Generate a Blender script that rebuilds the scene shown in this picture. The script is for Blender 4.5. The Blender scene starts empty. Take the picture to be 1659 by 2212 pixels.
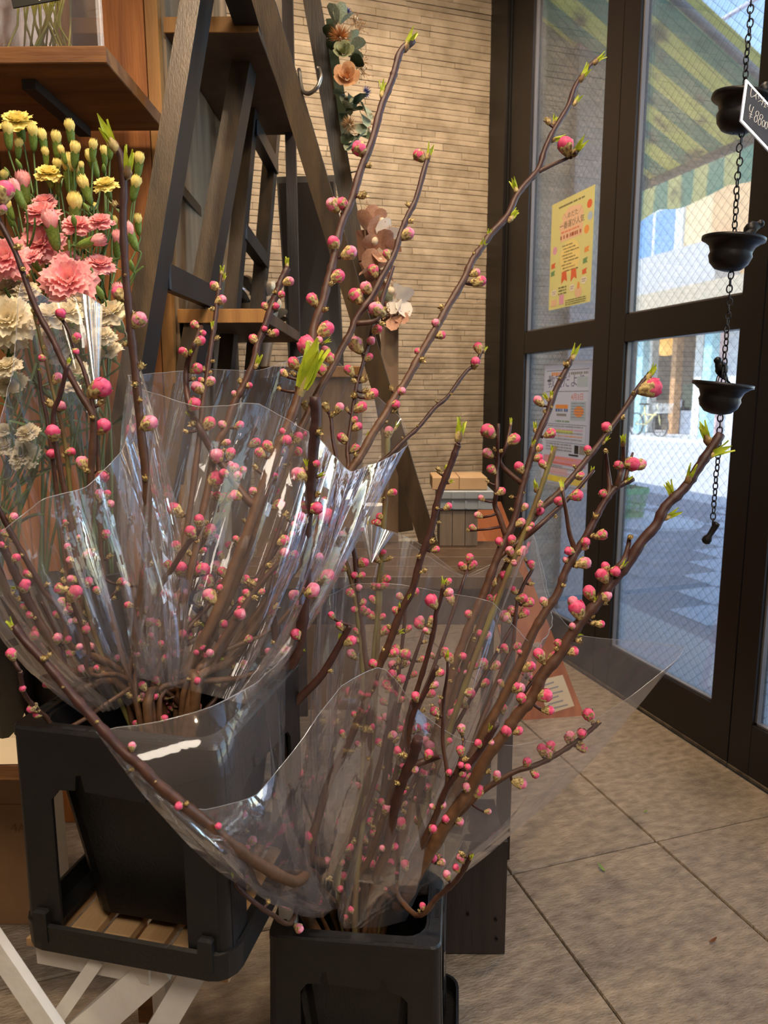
import bpy, math, random
from mathutils import Vector, Matrix, noise
RND = random.Random(11)
sc = bpy.context.scene
COL = sc.collection
PI = math.pi

# ------------------------------------------------------------------ camera
FPX, IW, IH, CAMH = 1525.3, 1659.0, 2212.0, 1.10
pt, rl, yw = math.radians(9.286), math.radians(0.1388), math.radians(17.543)
FW = Vector((math.sin(yw)*math.cos(pt), math.cos(yw)*math.cos(pt), -math.sin(pt)))
_rt = Vector((math.cos(yw), -math.sin(yw), 0)); _dn = FW.cross(_rt)
RT = math.cos(rl)*_rt + math.sin(rl)*_dn
DN = -math.sin(rl)*_rt + math.cos(rl)*_dn
EYE = Vector((0, 0, CAMH))
cam = bpy.data.cameras.new('camera'); cam_o = bpy.data.objects.new('camera', cam); COL.objects.link(cam_o)
mw = Matrix((RT, -DN, -FW)).transposed().to_4x4(); mw.translation = EYE
cam_o.matrix_world = mw
cam.sensor_fit = 'VERTICAL'; cam.sensor_height = 36.0; cam.sensor_width = 27.0
cam.lens = 36.0*FPX/IH
cam.clip_start = 0.02; cam.clip_end = 200
cam.dof.use_dof = True; cam.dof.focus_distance = 1.12; cam.dof.aperture_fstop = 9.0
sc.camera = cam_o

# ------------------------------------------------------------------ sky, sun, lamps, exposure
w = bpy.data.worlds.new('sky'); sc.world = w; w.use_nodes = True
nt = w.node_tree; nt.nodes.clear()
sky = nt.nodes.new('ShaderNodeTexSky'); sky.sky_type = 'NISHITA'; sky.sun_disc = False
sky.sun_elevation = math.radians(47); sky.sun_rotation = math.radians(-105); sky.air_density = 1.0; sky.dust_density = 0.4
bg = nt.nodes.new('ShaderNodeBackground'); bg.inputs['Strength'].default_value = 0.75
wo = nt.nodes.new('ShaderNodeOutputWorld')
nt.links.new(sky.outputs[0], bg.inputs[0]); nt.links.new(bg.outputs[0], wo.inputs[0])

def light(name, kind, loc, power, col, target=None, size=0.3, spot=None, blend=0.6):
    l = bpy.data.lights.new(name, kind); l.energy = power; l.color = col
    o = bpy.data.objects.new(name, l); COL.objects.link(o); o.location = loc
    if kind == 'AREA': l.shape = 'DISK'; l.size = size
    elif kind == 'SPOT': l.spot_size = math.radians(spot); l.spot_blend = blend; l.shadow_soft_size = size
    elif kind == 'POINT': l.shadow_soft_size = size
    if target is not None:
        o.rotation_euler = (Vector(target)-Vector(loc)).to_track_quat('-Z', 'Y').to_euler()
    return o
sun = light('sun', 'SUN', (-6, -1, 8), 10, (1.0, .95, .87), target=(-6+.66, -1+.14, 8-.74))
sun.data.angle = math.radians(0.6)
WARM = (1.0, .75, .50)
light('unseen_ceiling_spot', 'SPOT', (1.05, 1.95, 2.98), 85, WARM, (1.12, 3.25, 1.2), .05, 120, 1.0)
light('unseen_ceiling_spot', 'SPOT', (.35, 2.25, 2.98), 34, WARM, (.45, 3.25, 1.5), .05, 120, 1.0)
light('unseen_ceiling_spot', 'SPOT', (-.2, .80, 2.95), 75, WARM, (-.1, 1.32, 1.35), .05, 60, .8)
light('unseen_ceiling_spot', 'SPOT', (.35, .50, 2.95), 80, (1.0, .77, .53), (.3, .95, .9), .06, 85, .8)
light('unseen_ceiling_spot', 'SPOT', (1.2, 1.5, 2.98), 36, WARM, (1.25, 1.9, 0), .05, 80, .8)
light('unseen_ceiling_spot', 'SPOT', (.95, .75, 2.98), 40, WARM, (.72, 2.0, 1.7), .05, 62, .9)  # added warm spot, no lamp seen here; brightens the swags and ladders
light('fill_light', 'AREA', (.1, -.9, 2.9), 42, (1.0, .86, .70), (.2, .6, .6), .9)  # unseen soft fill added overhead behind the camera, no fitting
sc.view_settings.view_transform = 'Standard'
try: sc.view_settings.look = 'None'
except Exception: pass
sc.view_settings.exposure = 0.35; sc.view_settings.gamma = 1.0
sc.view_settings.use_curve_mapping = False
cy = sc.cycles
cy.max_bounces = 7; cy.diffuse_bounces = 3; cy.glossy_bounces = 3; cy.transmission_bounces = 4
cy.transparent_max_bounces = 20; cy.caustics_reflective = False; cy.caustics_refractive = False
cy.sample_clamp_indirect = 6.0; cy.use_adaptive_sampling = True; cy.adaptive_threshold = 0.025

# ------------------------------------------------------------------ pixel rays -> points on known planes / at real depths
def ray(x, y): return FW + RT*((x-IW/2)/FPX) + DN*((y-IH/2)/FPX)
def at(x, y, D): return EYE + ray(x, y)*D
def onz(x, y, z): d = ray(x, y); return EYE + d*((z-CAMH)/d.z)
def onx(x, y, X): d = ray(x, y); return EYE + d*(X/d.x)
def ony(x, y, Y): d = ray(x, y); return EYE + d*(Y/d.y)
def depth(p): return (Vector(p)-EYE).dot(FW)
def px(p):
    q = Vector(p)-EYE; d = q.dot(FW)
    return q.dot(RT)/d*FPX+IW/2, q.dot(DN)/d*FPX+IH/2

# ------------------------------------------------------------------ materials
def lin(c):
    return tuple((v/255/12.92 if v/255 <= .04045 else ((v/255+.055)/1.055)**2.4) for v in c) + (1.0,)
MATS = {}
def mat(name, c, c2=None, rough=.6, metal=0, scale=8, stretch=(1, 1, 1), coord='Object', bump=0, bscale=80, rnd=0, fac=(.35, .65),
        spec=.5, translucent=0, detail=5, bstretch=None, emit=0, coat=0, rot=(0, 0, 0)):
    if name in MATS: return MATS[name]
    m = bpy.data.materials.new(name); m.use_nodes = True; n = m.node_tree.nodes; L = m.node_tree.links
    b = n['Principled BSDF']; out = n['Material Output']
    b.inputs['Roughness'].default_value = rough; b.inputs['Metallic'].default_value = metal
    b.inputs['Specular IOR Level'].default_value = spec
    if coat: b.inputs['Coat Weight'].default_value = coat
    if coord == 'Position': src = n.new('ShaderNodeNewGeometry').outputs['Position']
    else: src = n.new('ShaderNodeTexCoord').outputs[coord]
    def mapped(st, ro=(0, 0, 0)):
        mp = n.new('ShaderNodeMapping'); mp.inputs['Scale'].default_value = st; mp.inputs['Rotation'].default_value = ro
        L.new(src, mp.inputs[0]); return mp.outputs[0]
    col = None
    if c2 is not None:
        t = n.new('ShaderNodeTexNoise'); t.inputs['Scale'].default_value = scale; t.inputs['Detail'].default_value = detail
        L.new(mapped(stretch, rot), t.inputs['Vector'])
        r = n.new('ShaderNodeMapRange'); r.inputs[1].default_value = fac[0]; r.inputs[2].default_value = fac[1]
        L.new(t.outputs['Fac'], r.inputs[0])
        mx = n.new('ShaderNodeMix'); mx.data_type = 'RGBA'
        mx.inputs[6].default_value = lin(c); mx.inputs[7].default_value = lin(c2)
        L.new(r.outputs[0], mx.inputs[0]); col = mx.outputs[2]
    else:
        rgb = n.new('ShaderNodeRGB'); rgb.outputs[0].default_value = lin(c); col = rgb.outputs[0]
    if rnd:
        oi = n.new('ShaderNodeObjectInfo'); ge = n.new('ShaderNodeNewGeometry')
        ad = n.new('ShaderNodeMath'); ad.operation = 'ADD'; L.new(oi.outputs['Random'], ad.inputs[0]); L.new(ge.outputs['Random Per Island'], ad.inputs[1])
        fr = n.new('ShaderNodeMath'); fr.operation = 'FRACT'; L.new(ad.outputs[0], fr.inputs[0])
        mr = n.new('ShaderNodeMapRange'); mr.inputs[3].default_value = 1-rnd; mr.inputs[4].default_value = 1+rnd; L.new(fr.outputs[0], mr.inputs[0])
        hs = n.new('ShaderNodeHueSaturation'); L.new(mr.outputs[0], hs.inputs['Value']); L.new(col, hs.inputs['Color']); col = hs.outputs[0]
    L.new(col, b.inputs['Base Color'])
    if bump:
        t2 = n.new('ShaderNodeTexNoise'); t2.inputs['Scale'].default_value = bscale; t2.inputs['Detail'].default_value = 4
        L.new(mapped(bstretch or stretch, rot), t2.inputs['Vector'])
        bp = n.new('ShaderNodeBump'); bp.inputs['Strength'].default_value = bump; bp.inputs['Distance'].default_value = .004
        L.new(t2.outputs['Fac'], bp.inputs['Height']); L.new(bp.outputs[0], b.inputs['Normal'])
    if emit:
        L.new(col, b.inputs['Emission Color']); b.inputs['Emission Strength'].default_value = emit
    if translucent:
        tr = n.new('ShaderNodeBsdfTranslucent'); L.new(col, tr.inputs[0])
        ms = n.new('ShaderNodeMixShader'); ms.inputs[0].default_value = translucent
        L.new(b.outputs[0], ms.inputs[1]); L.new(tr.outputs[0], ms.inputs[2]); L.new(ms.outputs[0], out.inputs[0])
    MATS[name] = m
    return m

def film_mat(name, haze=.05, rough=.06, tint=(.97, .97, .98), base=.05, bump=.25, hazecol=(.8, .78, .78), ior=1.5, bscale=7, uv=True, gmax=.75):
    m = bpy.data.materials.new(name); m.use_nodes = True; n = m.node_tree.nodes; L = m.node_tree.links; n.clear()
    out = n.new('ShaderNodeOutputMaterial')
    tr = n.new('ShaderNodeBsdfTransparent'); tr.inputs[0].default_value = tint + (1,)
    gl = n.new('ShaderNodeBsdfGlossy'); gl.inputs['Roughness'].default_value = rough; gl.inputs[0].default_value = (1, 1, 1, 1)
    fr = n.new('ShaderNodeLayerWeight'); fr.inputs['Blend'].default_value = .32
    mr = n.new('ShaderNodeMapRange'); mr.inputs[1].default_value = 0; mr.inputs[2].default_value = 1; mr.inputs[3].default_value = base; mr.inputs[4].default_value = gmax
    L.new(fr.outputs['Fresnel'], mr.inputs[0])
    ms = n.new('ShaderNodeMixShader'); L.new(mr.outputs[0], ms.inputs[0]); L.new(tr.outputs[0], ms.inputs[1]); L.new(gl.outputs[0], ms.inputs[2])
    last = ms.outputs[0]
    if bump:
        tc = n.new('ShaderNodeTexCoord')
        mp = n.new('ShaderNodeMapping'); mp.inputs['Scale'].default_value = (9, 1.3, 1) if uv else (1, 1, 1)
        L.new(tc.outputs['UV' if uv else 'Object'], mp.inputs[0])
        t = n.new('ShaderNodeTexNoise'); t.inputs['Scale'].default_value = bscale; t.inputs['Detail'].default_value = 3; L.new(mp.outputs[0], t.inputs['Vector'])
        bp = n.new('ShaderNodeBump'); bp.inputs['Strength'].default_value = bump; bp.inputs['Distance'].default_value = .012
        L.new(t.outputs['Fac'], bp.inputs['Height']); L.new(bp.outputs[0], gl.inputs['Normal']); L.new(bp.outputs[0], fr.inputs['Normal'])
    if haze:
        df = n.new('ShaderNodeBsdfDiffuse'); df.inputs[0].default_value = hazecol + (1,)
        tl = n.new('ShaderNodeBsdfTranslucent'); tl.inputs[0].default_value = hazecol + (1,)
        h = n.new('ShaderNodeMixShader'); h.inputs[0].default_value = .5; L.new(df.outputs[0], h.inputs[1]); L.new(tl.outputs[0], h.inputs[2])
        h2 = n.new('ShaderNodeMixShader'); h2.inputs[0].default_value = haze; L.new(last, h2.inputs[1]); L.new(h.outputs[0], h2.inputs[2]); last = h2.outputs[0]
    L.new(last, out.inputs[0]); MATS[name] = m
    return m

def bark_mat():
    m = bpy.data.materials.new('peach_bark'); m.use_nodes = True; n = m.node_tree.nodes; L = m.node_tree.links
    b = n['Principled BSDF']; b.inputs['Roughness'].default_value = .5
    a = n.new('ShaderNodeAttribute'); a.attribute_name = 'age'
    cr = n.new('ShaderNodeValToRGB'); e = cr.color_ramp.elements
    e[0].position = 0; e[0].color = lin((56, 28, 27)); e[1].position = 1; e[1].color = lin((106, 74, 46))
    k = cr.color_ramp.elements.new(.45); k.color = lin((70, 40, 32))
    L.new(a.outputs['Fac'], cr.inputs[0])
    tc = n.new('ShaderNodeTexCoord')
    t = n.new('ShaderNodeTexNoise'); t.inputs['Scale'].default_value = 90; t.inputs['Detail'].default_value = 4; L.new(tc.outputs['Object'], t.inputs['Vector'])
    mx = n.new('ShaderNodeMix'); mx.data_type = 'RGBA'; mx.blend_type = 'MULTIPLY'; mx.inputs[0].default_value = .7
    mr = n.new('ShaderNodeMapRange'); mr.inputs[1].default_value = .3; mr.inputs[2].default_value = .7; mr.inputs[3].default_value = .55; mr.inputs[4].default_value = 1.3
    L.new(t.outputs['Fac'], mr.inputs[0]); L.new(cr.outputs[0], mx.inputs[6])
    cc = n.new('ShaderNodeCombineColor')
    for i in range(3): L.new(mr.outputs[0], cc.inputs[i])
    L.new(cc.outputs[0], mx.inputs[7]); L.new(mx.outputs[2], b.inputs['Base Color'])
    bp = n.new('ShaderNodeBump'); bp.inputs['Strength'].default_value = .5; bp.inputs['Distance'].default_value = .001
    L.new(t.outputs['Fac'], bp.inputs['Height']); L.new(bp.outputs[0], b.inputs['Normal'])
    MATS['bark'] = m
    return m
bark = bark_mat()
greenbark = mat('green_twig_bark', (112, 104, 52), (96, 70, 44), scale=20)
black_plastic = mat('black_plastic', (15, 15, 16), (23, 22, 22), rough=.42, scale=30, bump=.15, bscale=220)
frame_m = mat('bronze_aluminium', (32, 27, 26), rough=.38, metal=.2, c2=(28, 23, 22), scale=3)
stone_m = mat('split_stone', (196, 180, 158), (168, 152, 130), rough=.9, scale=14, coord='Position', bump=.4, bscale=110, rnd=.13)
grout_m = mat('dark_joint', (34, 28, 22), rough=.95)
tile_m = mat('slate_floor_tile', (166, 150, 130), (120, 107, 92), rough=.45, scale=26, coord='Position', bump=1.0, bscale=95, stretch=(1, 2.2, 1), rnd=.05, detail=8, fac=(.3, .7))
floor_m = mat('floor_joint', (84, 74, 58), rough=.9)
plaster_m = mat('shop_plaster', (205, 190, 170), (190, 176, 158), rough=.9, scale=3)
concrete_m = mat('grey_render', (176, 178, 182), (160, 162, 166), rough=.9, scale=40, coord='Position', bump=.3, bscale=200)
orange_wood = mat('reclaimed_orange_wood', (180, 114, 54), (118, 66, 30), rough=.65, scale=9, stretch=(3, 3, .25), bump=.4, bscale=60, fac=(.3, .75), rnd=.08)
ochre_wood = mat('ochre_wood', (168, 122, 66), (136, 94, 48), rough=.6, scale=8, stretch=(3, 3, .3), bump=.2)
shelf_wood = mat('worn_brown_shelf_wood', (140, 96, 52), (104, 66, 36), rough=.55, scale=10, stretch=(.4, 3, 3), bump=.3, bscale=50)
beige_wood = mat('beige_panel_wood', (150, 130, 106), (122, 104, 84), rough=.6, scale=9, stretch=(4, 4, .25), bump=.15)
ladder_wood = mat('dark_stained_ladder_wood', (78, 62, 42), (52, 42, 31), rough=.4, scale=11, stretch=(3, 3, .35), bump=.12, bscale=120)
ladder_dark = mat('dark_ladder_wood', (30, 29, 33), (22, 21, 25), rough=.4, scale=8)
dark_board = mat('dark_stained_board', (58, 48, 46), (46, 38, 36), rough=.5, scale=14, stretch=(4, 4, .3), bump=.2)
white_wood = mat('white_painted_wood', (214, 208, 200), (196, 188, 178), rough=.5, scale=12, bump=.15)
pale_wood = mat('pale_slat_wood', (196, 160, 116), (160, 124, 84), rough=.55, scale=10, stretch=(2, .3, 2), bump=.2)
red_wood = mat('red_brown_board', (186, 112, 68), (160, 90, 52), rough=.5, scale=8, stretch=(3, 3, .3))
card_m = mat('cardboard', (140, 106, 72), (130, 96, 64), rough=.8, scale=12)
cream_paper = mat('cream_paper', (222, 202, 168), rough=.8)
iron = mat('cast_iron', (38, 35, 36), (28, 26, 27), rough=.42, metal=.5, scale=20, bump=.1)
steel = mat('steel_hook', (150, 145, 138), rough=.3, metal=.9)
cello = film_mat('cellophane', haze=.10, rough=.06, base=.022, bump=.07, hazecol=(.68, .60, .58), gmax=.34)
cello_s = film_mat('clear_sleeve', haze=.06, rough=.05, base=.05, bump=.2, uv=False, bscale=14)
glass = film_mat('window_glass', haze=.03, rough=.01, base=.03, bump=0, tint=(.93, .96, .96))
dust_glass = film_mat('dusty_window_glass', haze=.022, rough=.02, base=.03, bump=0, tint=(.86, .89, .92))
clear_plastic = film_mat('clear_acrylic', haze=.07, rough=.04, base=.12, bump=0)

# ------------------------------------------------------------------ mesh builder
class MB:
    def __init__(s): s.v = []; s.f = []; s.mi = []; s.uv = None; s.age = None; s.sm = []
    def add(s, vs, fs, mi=0, smooth=False):
        o = len(s.v); s.v += [Vector(p) for p in vs]
        for q in fs: s.f.append([i+o for i in q]); s.mi.append(mi); s.sm.append(smooth)
        return s
    def box(s, lo, hi, mi=0, ch=0):
        (a, b, c), (d, e, g) = lo, hi
        if not ch:
            return s.add([(a, b, c), (d, b, c), (d, e, c), (a, e, c), (a, b, g), (d, b, g), (d, e, g), (a, e, g)],
                  [(0, 3, 2, 1), (4, 5, 6, 7), (0, 1, 5, 4), (1, 2, 6, 5), (2, 3, 7, 6), (3, 0, 4, 7)], mi)
        k = ch; vs = []
        for z, t in ((c, k), (c+k, 0), (g-k, 0), (g, k)):
            vs += [(a+t, b+t, z), (d-t, b+t, z), (d-t, e-t, z), (a+t, e-t, z)]
        fs = [(3, 2, 1, 0), (12, 13, 14, 15)]
        for r in range(3):
            for i in range(4): fs.append((r*4+i, r*4+(i+1) % 4, r*4+4+(i+1) % 4, r*4+4+i))
        return s.add(vs, fs, mi)
    def obox(s, o, ax, ay, az, mi=0, ch=0):        # box at corner-centre o with full-length axis vectors
        t = MB().box((-.5, -.5, -.5), (.5, .5, .5)) if not ch else None
        if t is None:
            lx, ly, lz = ax.length, ay.length, az.length
            t = MB().box((-lx/2, -ly/2, -lz/2), (lx/2, ly/2, lz/2), 0, ch)
            vs = [o + ax*(p.x/lx) + ay*(p.y/ly) + az*(p.z/lz) for p in t.v]
        else: vs = [o + ax*p.x + ay*p.y + az*p.z for p in t.v]
        return s.add(vs, t.f, mi)
    def beam(s, p, q, wdt, thk, side, mi=0, ch=.002):   # bar from p to q; 'side' is the direction of its width
        p, q = Vector(p), Vector(q); d = q-p; u = (side - d*(side.dot(d)/d.dot(d))).normalized(); n = d.normalized().cross(u)
        return s.obox((p+q)/2, u*wdt, n*thk, d, mi, ch)
    def tube(s, pts, rs, n=8, mi=0, cap=True, smooth=True, closed=False):
        pts = [Vector(p) for p in pts]; N = len(pts)
        if not hasattr(rs, '__len__'): rs = [rs]*N
        o = len(s.v); up = None
        for i, p in enumerate(pts):
            if closed: d = pts[(i+1) % N]-pts[i-1]
            else: d = pts[min(i+1, N-1)]-pts[max(i-1, 0)]
            if d.length < 1e-9: d = Vector((0, 0, 1))
            d.normalize()
            if up is None:
                up = d.orthogonal().normalized()
            else:
                up = (up - d*up.dot(d)); up = up.normalized() if up.length > 1e-6 else d.orthogonal().normalized()
            w_ = d.cross(up)
            for k in range(n):
                a = 2*PI*k/n; s.v.append(p + (up*math.cos(a)+w_*math.sin(a))*rs[i])
        for i in range(N if closed else N-1):
            j = (i+1) % N
            for k in range(n):
                k2 = (k+1) % n
                s.f.append([o+i*n+k, o+i*n+k2, o+j*n+k2, o+j*n+k]); s.mi.append(mi); s.sm.append(smooth)
        if cap and not closed:
            s.f.append([o+k for k in range(n)][::-1]); s.mi.append(mi); s.sm.append(False)
            s.f.append([o+(N-1)*n+k for k in range(n)]); s.mi.append(mi); s.sm.append(False)
        return s
    def lathe(s, prof, n=24, mi=0, M=None, smooth=True):     # prof: (radius, z)
        o = len(s.v)
        for r, z in prof:
            for k in range(n):
                a = 2*PI*k/n; p = Vector((r*math.cos(a), r*math.sin(a), z)); s.v.append(M @ p if M else p)
        for i in range(len(prof)-1):
            for k in range(n):
                k2 = (k+1) % n
                s.f.append([o+i*n+k, o+i*n+k2, o+i*n+n+k2, o+i*n+n+k]); s.mi.append(mi); s.sm.append(smooth)
        return s
    def ball(s, c, r, n=10, m=7, mi=0, sc3=(1, 1, 1)):
        prof = [(r*math.sin(PI*i/m)+1e-5, -r*math.cos(PI*i/m)) for i in range(m+1)]
        M = Matrix.Translation(Vector(c)) @ Matrix.Diagonal((*sc3, 1))
        return s.lathe(prof, n, mi, M)
    def quad(s, a, b, c, d, mi=0): return s.add([a, b, c, d], [(0, 1, 2, 3)], mi)
    def slab(s, pts, nrm, mi=0):       # polygon with thickness vector nrm
        n = len(pts); P = [Vector(p) for p in pts]; vs = P + [p+nrm for p in P]
        fs = [tuple(range(n))[::-1], tuple(range(n, 2*n))] + [(i, (i+1) % n, n+(i+1) % n, n+i) for i in range(n)]
        return s.add(vs, fs, mi)
    def mesh(s, name, mats):
        me = bpy.data.meshes.new(name); me.from_pydata([tuple(p) for p in s.v], [], s.f)
        for m in (mats if isinstance(mats, (list, tuple)) else [mats]): me.materials.append(m)
        me.polygons.foreach_set('material_index', s.mi); me.polygons.foreach_set('use_smooth', s.sm)
        if s.uv is not None:
            ul = me.uv_layers.new(name='UVMap')
            for lp in me.loops: ul.data[lp.index].uv = s.uv[lp.vertex_index]
        if s.age is not None:
            at_ = me.attributes.new('age', 'FLOAT', 'POINT'); at_.data.foreach_set('value', s.age)
        me.update(); return me
    def build(s, name, mats, parent=None, M=None):
        return link(name, s.mesh(name, mats), parent, M)
def link(name, data, parent=None, M=None):
    o = bpy.data.objects.new(name, data); COL.objects.link(o)
    if parent is not None: o.parent = parent
    if M is not None: o.matrix_basis = M
    return o
def thing(name, label, cat, group=None, loc=(0, 0, 0), M=None):
    o = bpy.data.objects.new(name, None); COL.objects.link(o); o.empty_display_size = .05
    if M is not None: o.matrix_basis = M
    else: o.location = loc
    return tag(o, label, cat, group)
def tag(o, label, cat, group=None):
    o['label'] = label; o['category'] = cat
    if group: o['group'] = group
    return o
def struct(o): o['kind'] = 'structure'; return o
def stuff(o): o['kind'] = 'stuff'; return o
def T(v): return Matrix.Translation(Vector(v))
def RZ(a): return Matrix.Rotation(a, 4, 'Z')
def axisM(p, z, s=1.0, spin=0.0):
    z = Vector(z).normalized(); q = z.to_track_quat('Z', 'Y').to_matrix().to_4x4()
    return T(p) @ q @ RZ(spin) @ Matrix.Scale(s, 4)
def smooth_path(P, n=6):
    P = [Vector(p) for p in P]; out = []
    for i in range(len(P)-1):
        p0 = P[i-1] if i else P[0]*2-P[1]; p1, p2 = P[i], P[i+1]; p3 = P[i+2] if i+2 < len(P) else P[-1]*2-P[-2]
        for k in range(n):
            t = k/n
            out.append(.5*((2*p1)+(p2-p0)*t+(2*p0-5*p1+4*p2-p3)*t*t+(3*p1-p0-3*p2+p3)*t**3))
    out.append(P[-1]); return out

# ================================================================== THE ROOM
XD, YW = 1.576, 3.254
fl = struct(MB().box((-2.4, -2.4, -.14), (1.63, 3.5, -.011)).build('floor', floor_m))
tile_mesh = {}
def unit_tile(k):
    if k not in tile_mesh:
        tile_mesh[k] = MB().box((0, 0, -.012), (1, 1, 0), 0, .004).mesh('floor_tile', tile_m)
    return tile_mesh[k]
xs = [1.134-.402*k for k in range(-1, 9)]; ys = [1.333+.804*k for k in range(-4, 4)]
for i in range(len(xs)-1):
    for j in range(len(ys)-1):
        x1, x0 = xs[i], xs[i+1]; y0, y1 = ys[j], ys[j+1]
        if i == 0: x1 = XD-.003
        y1 = min(y1, YW-.002)
        if y1-y0 < .05: continue
        g = .0022
        o = link('floor_tile', unit_tile(0), fl, T((x0+g, y0+g, RND.uniform(-.0006, .0006))) @ Matrix.Diagonal((x1-x0-2*g, y1-y0-2*g, 1, 1)))
struct(MB().box((-2.4, -2.4, 3.05), (1.63, 3.5, 3.1)).build('ceiling', plaster_m))
struct(MB().box((-2.4, -2.4, -.14), (-2.25, 3.5, 3.1)).build('wall_left', plaster_m))
struct(MB().box((-2.4, -2.5, -.14), (1.63, -2.3, 3.1)).build('wall_front', plaster_m))
wr = struct(MB().box((1.56, -2.4, 0), (1.66, -.55, 3.1)).box((1.58, -.55, 2.98), (1.66, 3.2, 3.1)).build('wall_right', plaster_m))
struct(MB().box((-7, -9, 3.1), (1.64, 3.6, 4.75)).box((-7, 3.6, 0), (1.9, 14, 4.75)).build('wall_upper', plaster_m))

# stone strip wall
wb = struct(MB().box((-2.4, YW+.018, -.14), (1.6, YW+.14, 3.06)).build('wall_back', grout_m))
def stone_unit(seed):
    r = random.Random(seed); m = MB(); nx, nz = 5, 3; vs = []
    for k in range(nz):
        for i in range(nx):
            u, v = i/(nx-1), k/(nz-1)
            e = .10 if (k in (0, nz-1) or i in (0, nx-1)) else 0
            vs.append((u, e+r.uniform(-.07, .07)*(1-e), v))
    n0 = len(vs); vs += [(0, 1, 0), (1, 1, 0), (1, 1, 1), (0, 1, 1)]
    fs = [(k*nx+i, k*nx+i+1, (k+1)*nx+i+1, (k+1)*nx+i) for k in range(nz-1) for i in range(nx-1)]
    fs += [tuple([n0, n0+1]+[i for i in range(nx)][::-1]), tuple([n0+3, n0+2]+[(nz-1)*nx+i for i in range(nx)][::-1]),
           tuple([n0, n0+3]+[(nz-1-k)*nx for k in range(nz)]), tuple([n0+1, n0+2]+[(nz-1-k)*nx+nx-1 for k in range(nz)])]
    return m.add(vs, fs)
units = [stone_unit(s) for s in range(6)]; umesh = [u.mesh('stone', stone_m) for u in units]
rs = random.Random(5); z = .02; cand = []
while z < 3.01:
    h = rs.choice((.0225, .0255, .0285, .031)); x = -2.3 - rs.random()*.3
    if z+h > 3.04: break
    while x < 1.562:
        l = rs.uniform(.13, .46); x1 = min(x+l, 1.564)
        if 1.564-x1 < .05: x1 = 1.564
        cand.append((x, x1, z, h, rs.uniform(.009, .0135), rs.randrange(6))); x = x1
    z += h
def shown(c):
    xm, zm = (c[0]+c[1])/2, c[2]
    return (c[1] > .60 and .72 < zm < 2.6)
vis = [c for c in cand if shown(c)]; vis.sort(key=lambda c: -abs(c[1]-c[0])*c[3]); vis = vis[:298]; vs_ = set(vis)
rest = MB()
for c in cand:
    x0, x1, z0, h, dpt, k = c
    if c in vs_:
        link('stone', umesh[k], wb, T((x0+.0008, YW+.019-dpt, z0+.0008)) @ Matrix.Diagonal((x1-x0-.0016, dpt, h-.0026, 1)))
    else:
        rest.add([(x0+.0008+p.x*(x1-x0-.0016), YW+.019-dpt+p.y*dpt, z0+.0008+p.z*(h-.0026)) for p in units[k].v], units[k].f)
stuff(rest.build('stone_strips', stone_m, wb))
# the same stone facing runs on outside, then grey render
wo_ = struct(MB().box((1.63, YW+.01, -.05), (2.0, YW+.3, 2.92)).build('wall_outside', grout_m))
rest = MB(); z = .0
while z < 2.88:
    h = rs.choice((.0225, .0255, .0285, .031)); x = 1.632
    while x < 1.999:
        x1 = min(2.0, x+rs.uniform(.12, .4)); dpt = rs.uniform(.008, .012); k = rs.randrange(6)
        rest.add([(x+p.x*(x1-x-.0016), YW+.011-dpt+p.y*dpt, z+p.z*(h-.0026)) for p in units[k].v], units[k].f); x = x1
    z += h
stuff(rest.build('stone_strips', stone_m, wo_))
struct(MB().box((1.99, YW-.05, -.05), (2.34, YW+.5, 2.92), 0, .004).build('wall_outside', concrete_m))

# corner post and door leaves
ps = struct(MB().box((XD-.02, 3.10, 0), (1.63, YW+.02, 3.06), 0, .004).build('trim_1', frame_m))
MB().box((XD-.006, 3.088, 0), (1.63, 3.10, 2.98)).build('groove', mat('black_gasket', (12, 11, 11), rough=.7), ps)
struct(MB().box((XD-.02, -.55, 2.9), (1.63, 3.1, 3.05), 0, .004).build('trim_2', frame_m))
bead_m = mat('glazing_bead', (120, 116, 116), rough=.35, metal=.3)
def wires(m, y0, y1, z0, z1, X, pitch=.036, r=.00042):
    W_, H_ = y1-y0, z1-z0; n = int((W_+H_)/pitch)+1
    for sgn in (0, 1):
        for i in range(1, n):
            c = i*pitch
            a = (min(c, W_), max(0, c-W_)); b = (max(0, c-H_), min(c, H_))
            if sgn: a, b = (W_-a[0], a[1]), (W_-b[0], b[1])
            m.tube([(X, y0+a[0], z0+a[1]), (X, y0+b[0], z0+b[1])], r, 3, 0, False, False)
wire_m = mat('embedded_wire', (70, 70, 66), rough=.6)
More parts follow.
